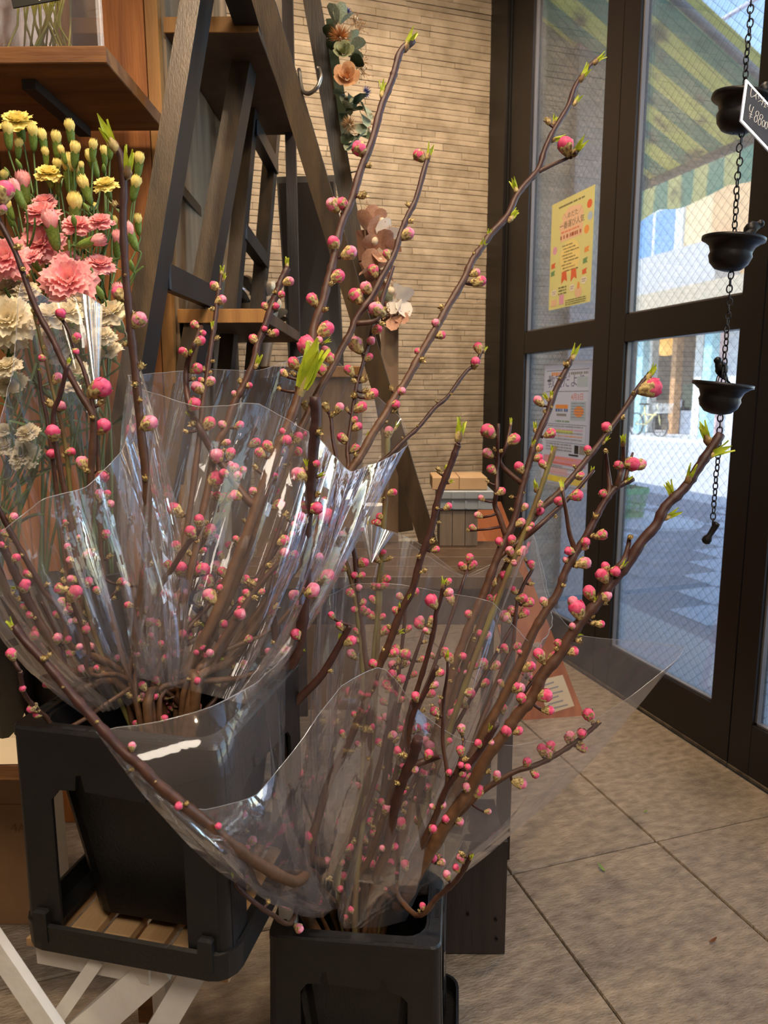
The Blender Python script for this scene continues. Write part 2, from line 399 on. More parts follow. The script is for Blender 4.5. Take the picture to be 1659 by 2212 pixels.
def leaf(n, ya, yb, sa, sb, gm, wire=True):      # ya near .. yb far, stile widths sa (near) sb (far)
    d = struct(bpy.data.objects.new('door_%d' % n, None)); COL.objects.link(d); d.location = (XD, (ya+yb)/2, 0)
    I = T((-XD, -(ya+yb)/2, 0))
    x0, x1 = XD, XD+.042
    MB().box((x0, ya, .012), (x1, ya+sa, 2.9), 0, .002).build('stile', frame_m, d, I)
    MB().box((x0, yb-sb, .012), (x1, yb, 2.9), 0, .002).build('stile', frame_m, d, I)
    for z0, z1 in ((.012, .168), (1.287, 1.382), (2.82, 2.9)):
        MB().box((x0+.001, ya+sa, z0), (x1-.001, yb-sb, z1), 0, .002).build('rail', frame_m, d, I)
    for z0, z1 in ((.168, 1.287), (1.382, 2.82)):
        g = MB().box((XD+.027, ya+sa-.004, z0-.004), (XD+.032, yb-sb+.004, z1+.004)).build('glass_pane', gm, d, I)
        b = MB()
        for q in ((ya+sa, ya+sa+.006), (yb-sb-.006, yb-sb)): b.box((XD+.012, q[0], z0), (XD+.0268, q[1], z1))
        b.box((XD+.012, ya+sa, z0), (XD+.0268, yb-sb, z0+.006))
        b.build('glazing_bead', bead_m, d, I)
        if wire:
            m = MB(); wires(m, ya+sa, yb-sb, z0, z1, XD+.0295)
            stuff(m.build('wire_mesh', wire_m, g))
    MB().box((XD-.002, ya, 0), (1.63, yb, .012), 0, .002).build('threshold', mat('worn_threshold', (60, 50, 42), (96, 84, 70), rough=.6, scale=30), d, I)
    return d
leaf(1, 2.268, 3.088, .094, .190, dust_glass)
d2 = leaf(2, 1.573, 2.264, .078, .088, glass)
d3 = leaf(3, .885, 1.568, .078, .075, glass, True)
leaf(4, .19, .881, .078, .078, glass, False)
leaf(5, -.5, .186, .078, .078, glass, False)

# ------------------------------------------------------------------ flat print helpers
def text(body, size, M, m, name='lettering', parent=None, align='LEFT', extrude=0.0, cap=None):
    cu = bpy.data.curves.new(name, 'FONT'); cu.body = body; cu.size = size; cu.align_x = align; cu.extrude = extrude; cu.resolution_u = 2
    o = bpy.data.objects.new(name, cu); COL.objects.link(o)
    dg = bpy.context.evaluated_depsgraph_get(); dg.update()
    me = bpy.data.meshes.new_from_object(o.evaluated_get(dg)); COL.objects.unlink(o); bpy.data.objects.remove(o)
    me.materials.clear(); me.materials.append(m)
    return link(name, me, parent, M)
def pm(name, c, **k): return mat(name, c, rough=.7, **k)
ink = pm('print_dark', (92, 84, 60)); ink_r = pm('print_red', (226, 112, 74)); ink_p = pm('print_pink', (238, 200, 170)); ink_g = pm('print_green', (120, 160, 110))
ink_b = pm('print_blue', (98, 120, 176)); ink_w = pm('print_white', (240, 232, 214)); ink_k = pm('print_black', (46, 46, 50)); ink_m = pm('print_magenta', (226, 168, 200))
ink_y = pm('print_yellow', (236, 224, 120)); ink_o = pm('print_orange', (238, 160, 90)); ink_gy = pm('print_grey', (150, 150, 156)); ink_lb = pm('print_pale_blue', (178, 200, 226))
def poster(name, label, Yl, zt, W_, H_, paper):
    p = thing(name, label, 'poster', M=T((XD+.0262, Yl, zt)))
    F = Matrix(((0, 0, -1, 0), (-1, 0, 0, 0), (0, 1, 0, 0), (0, 0, 0, 1)))   # local x -> -Y, y -> Z, z -> -X
    MB().box((0, -H_, -.0003), (W_, 0, .0002)).build('sheet', paper, p, F)
    class Pr: pass
    k = Pr(); k.p = p; k.F = F; k.n = 0
    def shape(pts, m, nm='print'):
        k.n += 1; z = .00025+.00002*k.n
        return MB().add([(x, -y, z) for x, y in pts], [tuple(range(len(pts)))[::-1]]).build(nm, m, p, F)
    k.shape = shape
    k.rect = lambda x, y, w_, h, m: shape([(x, y), (x+w_, y), (x+w_, y+h), (x, y+h)], m)
    k.disc = lambda x, y, rx, ry, m, lob=0: shape([(x+rx*(1+lob*math.sin(6*a))*math.cos(a), y+ry*(1+lob*math.sin(6*a))*math.sin(a)) for a in [2*PI*i/28 for i in range(28)]], m)
    def line(x, y, s, body, m, al='LEFT'):
        k.n += 1
        return text(body, s, F @ T((x, -y, .00025+.00002*k.n)), m, 'lettering', p, al)
    k.line = line
    def scribble(x, y, w_, h, m, seed):                # rows too small to read: broken strokes
        r = random.Random(seed); b = MB(); k.n += 1; zz = .00025+.00002*k.n; t = 0
        while t < w_:
            l = r.uniform(.5, 1.4)*h
            b.add([(x+t, -y, zz), (x+t, -y-h, zz), (x+min(t+l, w_), -y-h, zz), (x+min(t+l, w_), -y, zz)], [(0, 1, 2, 3)]); t += l+h*r.choice((.25, .3, .9))
        return b.build('print', m, p, F)
    k.scribble = scribble
    return k
yp = poster('yellow_poster', 'yellow event poster with red ribbons taped to the upper pane of the left door', 2.742, 1.882, .306, .424, mat('yellow_poster_paper', (242, 230, 170), rough=.6, translucent=.5))
yp.scribble(.055, .022, .185, .007, ink, 1)
for x, y, c in ((.275, .060, ink_r), (.282, .105, ink_lb), (.262, .150, ink_o), (.035, .188, ink_m)): yp.disc(x, y, .017, .016, c)
yp.disc(.16, .075, .075, .035, ink_p, .07); yp.disc(.15, .105, .085, .03, ink_p); yp.rect(.075, .10, .16, .062, ink_p)
yp.line(.16, .078, .026, '＼めだた／', ink, 'CENTER'); yp.line(.155, .113, .030, '一番運び人気', ink, 'CENTER'); yp.scribble(.08, .125, .13, .006, ink_r, 2); yp.scribble(.075, .140, .15, .014, mat('print_brown', (170, 96, 70), rough=.7), 3)
yp.disc(.150, .232, .075, .066, mat('print_pale_yellow', (246, 226, 150), rough=.7))
for i in range(9): yp.scribble(.092+.008*(i % 3), .180+.0125*i, .075+.03*((i*7) % 3)/2, .005, ink, 10+i)
for x in (.095, .165): yp.shape([(x, .283), (x+.034, .283), (x+.042, .325), (x+.022, .314), (x-.002, .330)], ink_r)
for x, y, c in ((.27, .225, ink_o), (.262, .265, ink_g), (.26, .305, ink_r), (.028, .248, ink_r), (.026, .278, ink_g)): yp.shape([(x-.016, y-.008), (x+.016, y-.012), (x+.010, y), (x+.016, y+.008), (x-.016, y+.010)], c)
for x, y, w_ in ((.018, .345, .045), (.155, .342, .042), (.235, .325, .045)): yp.disc(x+w_/2, y+.012, w_/2, .014, ink_w); yp.scribble(x+.008, y+.006, w_-.016, .004, ink_gy, int(x*999)); yp.scribble(x+.008, y+.014, w_-.02, .004, ink_gy, int(x*999)+1)
for i in range(3): yp.scribble(.075, .340+.012*i, .06, .006, ink, 30+i)
yp.disc(.222, .376, .024, .022, ink_p); yp.disc(.222, .352, .009, .014, ink_o); yp.rect(.082, .372, .036, .038, ink_m); yp.rect(.02, .385, .045, .026, ink_p)
for i in range(3): yp.scribble(.13, .398+.008*i, .15, .004, ink, 40+i)
wp = poster('newsletter_poster', 'laminated white classroom newsletter on the lower pane of the left door', 2.757, 1.228, .356, .495, mat('white_poster_paper', (232, 233, 238), rough=.4, translucent=.5))
lam = MB().box((-.012, -.507, -.0007), (.385, .012, -.0004)).build('laminate_margin', clear_plastic, wp.p, wp.F)
wp.rect(.02, .022, .316, .0018, ink_k); wp.scribble(.06, .030, .11, .014, ink_o, 50); wp.scribble(.19, .032, .14, .010, ink_gy, 51)
wp.line(.175, .088, .058, '教室だより', mat('print_violet', (120, 120, 160), rough=.7), 'CENTER'); wp.rect(.025, .060, .028, .006, ink_k); wp.rect(.255, .052, .075, .040, ink_lb); wp.rect(.02, .108, .316, .0018, ink_k)
wp.line(.215, .142, .030, '4月3日', ink_r); wp.rect(.215, .150, .11, .075, ink_lb); wp.disc(.275, .190, .035, .022, ink_o)
for i in range(6): wp.scribble(.222, .156+.011*i, .09, .003, ink_b, 60+i)
wp.rect(.10, .163, .095, .016, ink_o); wp.scribble(.10, .180, .095, .012, ink_b, 70); wp.rect(.11, .200, .075, .010, ink_gy); wp.scribble(.10, .228, .11, .007, ink_g, 71)
wp.rect(.03, .243, .30, .0015, ink_k); wp.rect(.08, .268, .16, .014, mat('print_lime', (206, 226, 140), rough=.7))
for i in range(4): wp.rect(.03+.1*i, .243, .0012, .075, ink_gy)
for i in range(5): wp.scribble(.04, .250+.013*i, .27, .005, (ink_gy, ink_m, ink_gy, ink_o, ink_gy)[i], 80+i)
wp.rect(.03, .318, .30, .0015, ink_k); wp.rect(.255, .325, .030, .034, ink_k); wp.rect(.29, .325, .042, .034, ink_gy)
for i in range(3): wp.scribble(.035, .325+.012*i, .20, .006, ink_gy, 90+i)
wp.rect(.215, .363, .07, .007, ink_k); wp.rect(.02, .378, .32, .035, ink_m); wp.rect(.03, .418, .14, .003, ink_gy); wp.rect(.04, .426, .17, .032, mat('print_lilac', (222, 200, 224), rough=.7))
wp.rect(.02, .462, .32, .026, ink_y); wp.rect(.09, .464, .045, .022, mat('print_lemon', (244, 236, 90), rough=.7))
for i in range(4): wp.scribble(.05, .384+.02*i, .22, .005, (ink_o, ink_r, ink_gy, ink_m)[i], 95+i)

# ================================================================== FURNITURE AT THE LEFT AND BACK
hd = math.radians(18.2)
U = Vector((math.sin(hd), math.cos(hd), 0)); V = Vector((math.cos(hd), -math.sin(hd), 0)); Z = Vector((0, 0, 1))
UM = Matrix((V, U, Z)).transposed().to_4x4()        # local x = V, y = U
def uframe(p): return T(p) @ UM
# wooden plank panel with wall shelf
A = at(228, 98, 1.22)
seam = at(311, 0, 1.535)
pl = thing('plank_panel', 'tall orange reclaimed plank panel behind the carnations and the wall shelf', 'panel', M=uframe((seam.x, seam.y, 0)))
xr = 0
for k, wd in enumerate((.178, .165, .182, .17)):
    m = orange_wood
    MB().box((xr-wd+.0012, -.006+.003*(k % 2), 0), (xr-.0012, .02, 2.6), 0, .002).build('plank', m, pl); xr -= wd
MB().box((.0014, -.004, 0), (.029, .02, 2.6), 0, .002).build('post', ochre_wood, pl)
sh = thing('wall_shelf', 'thick worn brown wooden shelf above the yellow carnations', 'shelf', M=uframe(A))
MB().box((-.62, 0, -.0275), (0, .318, 0), 0, .0015).build('board', shelf_wood, sh)
for x in (-.18, -.56): MB().box((x, .06, -.045), (x+.025, .30, -.0276)).build('bracket', mat('dark_bracket', (40, 34, 30), rough=.6), sh)
# vase of grasses on the shelf
vb = A + U*.025 - V*.145 + Z*.0005
vs2 = thing('glass_vase', 'square glass vase of yellow-green stems standing on the brown wall shelf', 'vase', M=uframe(vb))
vm = MB()
for a, b in (((-.078, 0, 0), (.078, .003, .3)), ((-.078, .147, 0), (.078, .15, .3)), ((-.078, .003, 0), (-.075, .147, .3)), ((.075, .003, 0), (.078, .147, .3)), ((-.075, .003, 0), (.075, .147, .006))): vm.box(a, b)
vm.build('vessel', film_mat('vase_glass', haze=.05, rough=.03, base=.08, bump=0, hazecol=(.8, .72, .66)), vs2)
gr = random.Random(3); grass_m = mat('dry_grass_stem', (226, 210, 104), (176, 176, 62), rough=.5, scale=30, rnd=.15)
gt = thing('grass_bunch', 'bunch of thin yellow-green grass stems inside the square vase', 'dried grass', M=uframe(vb+Z*.008))
for i in range(26):
    a = gr.gauss(.0, .024); b = gr.uniform(-.066, .066); yb = gr.uniform(.03, .12)
    q = gr.choice((-.045, -.02, 0, .028, .05))+gr.gauss(0, .006)
    MB().tube([(b, yb, 0), ((b+q)/2, .07, .07), (q, .075, .19), (q*1.6+gr.gauss(0, .01), .075, .36)], [.0016, .0019, .0017, .0012], 5).build('stem', grass_m, gt)
tg = thing('price_card', 'small tilted black price card with white figures on the glass vase', 'price card', M=uframe(vb + U*-.006 + V*(.026) + Z*.074) @ Matrix.Rotation(math.radians(-9), 4, 'Y') @ Matrix.Rotation(0, 4, 'X'))
MB().box((-.045, -.003, 0), (.038, 0, .06), 0, .0005).build('card', mat('blackboard_card', (34, 32, 28), rough=.6), tg)
chalk = mat('chalk_white', (226, 216, 200), rough=.9)
Fx = Matrix(((1, 0, 0, 0), (0, 0, -1, -.0034), (0, 1, 0, 0), (0, 0, 0, 1)))
text('¥(3I', .036, Fx @ T((-.026, .012, 0)), chalk, 'lettering', tg)

# open shelf unit with beige side panel
P0 = at(343, 72, 1.565); su = thing('shelf_unit', 'open wooden shelf unit with a beige side panel behind the front ladder', 'shelf unit', M=uframe((P0.x, P0.y, 0)))
MB().box((-.004, .012, .0), (.012, .66, 2.6), 0, .001).build('side_panel', beige_wood, su)
zt = P0.z
shelf_low = mat('shaded_brown_shelf_wood', (86, 64, 42), (70, 50, 33), rough=.6, scale=8, stretch=(3, 3, .3))  # brown darkened to paint the shade under the shelf boards
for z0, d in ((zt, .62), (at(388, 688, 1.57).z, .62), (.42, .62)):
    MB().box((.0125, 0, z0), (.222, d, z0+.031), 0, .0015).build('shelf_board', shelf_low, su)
    MB().box((.0125, -.004, z0-.0005), (.222, -.0002, z0+.0315), 0, .001).build('front_edge', ochre_wood, su)  # separate lighter strip paints the lit front of each board
MB().box((.19, .60, 0), (.222, .62, 2.6)).build('post', dark_board, su)
b0 = at(392, 410, 1.66); b1 = at(440, 468, 1.92)
IM = su.matrix_basis.inverted()
MB().beam(IM @ b0, IM @ b1, .026, .008, Vector((0, 0, 1))).build('brace', mat('black_steel', (18, 17, 17), rough=.4), su)
MB().beam(IM @ at(441, 450, 1.93), IM @ at(449, 500, 1.95), .018, .006, Vector((0, 1, 0))).build('brace_plate', mat('scuffed_steel', (150, 148, 146), (60, 58, 56), rough=.5, scale=60), su)

# ladders
def rail(t, p, q, wd, th, side=V, m=ladder_wood):
    I = t.matrix_basis.inverted(); Rm = I.to_3x3()
    b = MB().beam(I @ p, I @ q, wd, th, Rm @ side, 0, .003)
    for k, f in enumerate(b.f):
        n_ = (b.v[f[1]]-b.v[f[0]]).cross(b.v[f[2]]-b.v[f[1]]).normalized()
        if abs(n_.dot((Rm @ side).normalized())) > .6: b.mi[k] = 1  # side faces of each rail take the darker colour
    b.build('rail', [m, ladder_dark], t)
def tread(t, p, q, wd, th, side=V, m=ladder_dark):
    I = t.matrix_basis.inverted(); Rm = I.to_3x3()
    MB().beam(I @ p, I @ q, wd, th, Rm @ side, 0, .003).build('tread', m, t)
def extend(p, q, z): return p + (q-p)*((z-p.z)/(q.z-p.z))
l1 = thing('stepladder', 'large dark stained wooden stepladder, the nearer one, right of the carnations', 'ladder', loc=(.1, 1.6, 0))
a0, a1 = at(428, -10, 1.43), at(297, 800, 1.36); rail(l1, extend(a1, a0, 2.25), extend(a0, a1, .502), .040, .072)
b0, b1 = at(556, -10, 1.74), at(412, 790, 1.70); rail(l1, extend(b1, b0, 2.25), extend(b0, b1, .01), .044, .07)
tread(l1, at(358, 598, 1.41), at(456, 642, 1.70), .020, .052, V)
tread(l1, at(512, -20, 1.44), at(560, 128, 1.74), .055, .022, V)
c0, c1 = at(566, -10, 1.46), at(926, 1176, 1.84)
rail(l1, extend(c1, c0, 2.25), c1, .045, .03)
tread(l1, at(470, -190, 1.44), at(700, -120, 1.52), .05, .12, U, ladder_wood)
l2 = thing('stepladder', 'second wooden stepladder standing behind the first, wreaths hung on it', 'ladder', loc=(.4, 2.2, 0))
d0, d1 = at(563, 0, 2.0), at(492, 760, 1.98); rail(l2, extend(d1, d0, 2.4), extend(d0, d1, .01), .038, .05)
e0, e1 = at(614, 0, 2.28), at(552, 720, 2.26); rail(l2, extend(e1, e0, 2.4), extend(e0, e1, .01), .040, .05)
g0, g1 = at(672, -10, 1.86), at(806, 745, 2.02); rail(l2, extend(g1, g0, 2.4), extend(g0, g1, .705), .046, .045)
tread(l2, at(546, 275, 1.99), at(592, 362, 2.27), .03, .045, V, ladder_dark)
tread(l2, at(522, 500, 1.99), at(570, 565, 2.26), .03, .045, V, ladder_dark)
I2 = l1.matrix_basis.inverted()
hk = [at(646, 150, 1.52), at(650, 180, 1.51), at(655, 198, 1.50), at(668, 202, 1.49), at(684, 190, 1.48), at(693, 168, 1.48), at(690, 150, 1.49), at(684, 147, 1.49)]
MB().tube([I2 @ p for p in smooth_path(hk, 4)], .0042, 8).build('hook', steel, l1)

# low display bench, crates, boards
zb = .705
bf = onz(800, 1246, zb); D_ = Vector((bf.x, bf.y, 0))
bn = thing('display_bench', 'low brown wooden bench that carries the ladder foot behind the wrapped branches', 'bench', M=uframe(D_))
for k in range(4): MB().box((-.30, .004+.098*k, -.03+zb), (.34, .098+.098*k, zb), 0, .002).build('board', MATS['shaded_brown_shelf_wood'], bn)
for x in (-.29, .30):
    for y in (.02, .35): MB().box((x, y, 0), (x+.03, y+.03, zb-.031)).build('leg', dark_board, bn)
MB().box((-.29, .03, zb-.12), (.33, .05, zb-.0315)).build('apron', dark_board, bn)
bk = onz(1090, 2065, 0)
pb = thing('planter_box', 'dark stained wooden box with screw holes on the floor behind the front bucket', 'box', M=uframe(bk))
for k in range(2): MB().box((-.30+.0+.151*k, 0, .004), (-.151+.151*k, .018, .25), 0, .001).build('panel', dark_board, pb)
MB().box((-.30, .0185, 0), (-.002, .17, .235)).build('body', dark_board, pb)
for x, z in ((-.075, .095), (-.02, .083), (-.018, .04)): MB().lathe([(.0001, -.0008), (.003, -.0008), (.003, .004)], 10, 0, T((x, 0, z)) @ Matrix.Rotation(PI/2, 4, 'X')).build('screw_hole', mat('screw_hole', (14, 12, 12), rough=.6), pb)
cp = onz(990, 1180, zb)
cr = thing('wooden_crate', 'small grey weathered wooden crate on the right end of the bench', 'crate', M=uframe(cp-Vector((0, 0, 0))))
for k in range(3): MB().box((-.05+.034*k, 0, .0005), (-.0175+.034*k, .012, .098), 0, .001).build('slat', mat('grey_wood', (122, 106, 90), (94, 82, 70), rough=.7, scale=10, stretch=(4, 4, .3)), cr)
MB().box((-.05, .0125, .0005), (.05, .11, .09)).build('body', MATS['grey_wood'], cr)
dr = thing('metal_box', 'grey metal box lying on the weathered wooden crate', 'box', M=uframe(cp+Z*.0995-V*.055))
gm_ = mat('grey_blue_metal', (150, 156, 162), rough=.45, metal=.3)
MB().box((0, -.008, 0), (.145, .12, .05), 0, .002).build('body', gm_, dr)
for x in (.035, .07, .105): MB().box((x, -.0115, .004), (x+.005, -.0082, .046)).build('rib', gm_, dr)
MB().box((0, -.0125, .026), (.145, -.0118, .031)).build('strap', mat('dark_strap', (60, 62, 66), rough=.5), dr)
tb = thing('tan_box', 'flat tan box resting on top of the grey metal box', 'box', M=uframe(cp+Z*.15-V*.06+U*.01))
MB().box((-.01, 0, 0), (.135, .13, .034), 0, .002).build('body', mat('tan_board', (186, 152, 112), (170, 136, 98), rough=.7), tb)
MB().box((.06, -.0006, 0), (.062, .1306, .0348)).build('seam', mat('tan_seam', (120, 92, 64), rough=.8), tb)
# leaning sign board with a note
q = [onz(1130, 1556, 0.0), onz(1262, 1546, 0.0), at(1082, 1084, 2.36), at(1004, 1084, 2.36)]
nv = (q[1]-q[0]).cross(q[3]-q[0]).normalized()
if nv.y > 0: nv = -nv
sg = thing('sign_board', 'orange-brown wooden board leaning beside the left glass door', 'board', loc=q[0])
IS = T(-q[0])
MB().slab([IS @ p for p in q], nv*-.018).build('board', red_wood, sg)
def onb(u, v, e=.001):
    a = q[0].lerp(q[1], u); b = q[3].lerp(q[2], u); return IS @ (a.lerp(b, v) + nv*e)
MB().quad(onb(.42, .02), onb(.90, .05), onb(.90, .20), onb(.42, .18)).build('note', mat('note_paper', (224, 208, 178), rough=.8), sg)
for i in range(6): MB().quad(onb(.48, .04+.022*i, .0016), onb(.80-.05*(i % 3), .055+.022*i, .0016), onb(.80-.05*(i % 3), .062+.022*i, .0016), onb(.48, .047+.022*i, .0016)).build('print', ink_gy, sg)
MB().lathe([(.0001, .002), (.016, .002), (.018, 0)], 18, 0, axisM(onb(.62, .335), nv)).build('stud', mat('grey_stud', (140, 120, 104), rough=.4), sg)
# counter and black panel
ct = at(640, 792, 2.32)
cn = thing('counter', 'brown wooden counter against the stone wall behind the ladders', 'counter', M=uframe((ct.x, ct.y, 0)))
MB().box((-.16, -.02, ct.z-.035), (.22, .40, ct.z), 0, .002).build('top', ochre_wood, cn)
for k in range(3): MB().box((-.15+.1165*k, 0, .0), (-.0345+.1165*k, .018, ct.z-.0355), 0, .002).build('panel', mat('brown_panel', (134, 108, 82), (110, 86, 64), rough=.6, scale=8, stretch=(4, 4, .3)), cn)
MB().box((-.15, .0185, 0), (.20, .38, ct.z-.036)).build('body', MATS['brown_panel'], cn)
bq = [at(624, 790, 2.40), at(742, 770, 2.40), at(724, 378, 2.46), at(597, 382, 2.46)]
bt = ct.z+.001
for k in (0, 1): bq[k].z = bt
bp_ = thing('black_panel', 'black framed panel standing upright between the ladder rails', 'panel', loc=bq[0]); IB = T(-bq[0])
MB().slab([IB @ p for p in bq], U*.02).build('backing', mat('black_frame', (22, 19, 19), rough=.45), bp_)
cc_ = sum(bq, Vector())/4
MB().slab([IB @ (cc_ + (p-cc_)*.93 - U*.0012) for p in bq], U*.001).build('panel', mat('black_gloss', (26, 22, 21), rough=.25), bp_)
po = at(843, 1166, 1.93); po.z = zb
pst = thing('wooden_post', 'upright brown wooden board on the bench beside the stone wall', 'board', M=uframe(po))
MB().box((-.024, 0, 0), (.022, .02, .62), 0, .002).build('board', mat('grey_brown_board', (128, 104, 80), (108, 86, 66), rough=.6, scale=9, stretch=(4, 4, .3)), pst)
cpw = at(806, 1150, 1.86); cpw.z = zb
cu_ = thing('paper_cup', 'tall white paper cup with a red oval mark on the bench', 'cup', M=uframe(cpw))
MB().lathe([(.001, 0), (.022, 0), (.029, .115), (.030, .117), (.028, .116), (.021, .003), (.001, .003)], 24).build('cup', mat('white_cup', (228, 226, 224), rough=.5), cu_)
def cupmark(x0, z0, rx, rz, m):
    pts = []
    for i in range(20):
        a = 2*PI*i/20; t = x0+rx*math.cos(a); zz = z0+rz*math.sin(a); rr = .0225+.007*zz/.115+.0004
        pts.append((rr*math.sin(t/rr), -rr*math.cos(t/rr), zz))
    return MB().add(pts, [tuple(range(20))]).build('print', m, cu_)
cupmark(.006, .075, .010, .007, mat('lip_red', (196, 70, 50), rough=.6)); cupmark(.006, .075, .006, .003, MATS['white_cup']); cupmark(-.014, .08, .003, .02, ink_y)
# dried bouquet in clear sleeve on the counter
sb = at(560, 712, 2.34); sb.z = ct.z
sl = thing('wrapped_bouquet', 'dried flower bouquet in a clear sleeve seen between the ladder rails', 'bouquet', M=uframe(sb))
MB().lathe([(.03, 0), (.05, .10), (.075, .22), (.08, .27)], 20).build('sleeve', cello_s, sl)
MB().lathe([(.02, .0), (.045, .1), (.07, .2)], 14).build('paper', cream_paper, sl)
dl = random.Random(8); dk = mat('dark_dried_leaf', (70, 62, 46), (48, 42, 34), rough=.8, scale=20); cr_f = mat('cream_flower', (226, 206, 176), rough=.7)
def leafmesh(name, m, l=1, w_=.35, bend=.25, n=4):
    b = MB()
    for i in range(n+1):
        t = i/n; ww = w_*math.sin(PI*(t*.86+.07))**.8; zb_ = bend*t*t
        b.v += [Vector((-ww/2, zb_+.06*l, t*l)), Vector((0, zb_, t*l)), Vector((ww/2, zb_+.06*l, t*l))]
    for i in range(n):
        for k in (0, 1): b.f.append([3*i+k, 3*i+k+1, 3*i+k+4, 3*i+k+3]); b.mi.append(0); b.sm.append(True)
    return b.mesh(name, m)
dleaf = leafmesh('leaf', dk, 1, .5)
for i in range(22):
    a = dl.uniform(0, 2*PI); z0 = dl.uniform(.15, .24)
    link('leaf', dleaf, sl, axisM((.03*math.cos(a), .03*math.sin(a), z0), (math.cos(a), math.sin(a), dl.uniform(.1, 1)), dl.uniform(.05, .08), dl.uniform(0, 6)))
for x, z0 in ((.045, .25), (.06, .2), (-.03, .27)): MB().ball((x, -.03, z0), .022, 8, 6).build('flower_head', cr_f, sl)
# magenta bloom beside the black panel
mg = at(757, 770, 2.45); mg.z = ct.z
# cardboard box and paper sheet at the left edge
cb = onz(60, 1990, 0.0); cbx = at(94, 1700, 1.44)
bx_ = thing('cardboard_box', 'brown cardboard box at the left edge behind the left bucket', 'box', M=uframe((cbx.x, cbx.y, 0)))
MB().box((-.26, 0, 0), (0, .075, cbx.z+.06), 0, .002).build('carton', card_m, bx_)
MB().box((-.26, -.0008, cbx.z-.04), (0, 0, cbx.z-.038)).build('flap_seam', mat('card_seam', (120, 80, 44), rough=.9), bx_)
text('4AV', .028, Matrix(((1, 0, 0, -.075), (0, 0, -1, -.0012), (0, 1, 0, cbx.z-.10), (0, 0, 0, 1))), mat('card_print', (120, 82, 48), rough=.9), 'lettering', bx_)
pp = cbx + Z*.061; 
PS = at(50, 1610, 1.16)
ps_ = thing('paper_sheet', 'cream folded paper sheet lying on the side table at the left edge', 'paper', M=uframe((PS.x, PS.y, .5005)))
MB().add([(-.12, 0, 0), (0, .005, 0), (0, .035, .03), (-.12, .03, .035), (-.12, .05, .10), (-.03, .055, .09)], [(0, 1, 2, 3), (3, 2, 5, 4)]).build('sheet', cream_paper, ps_)

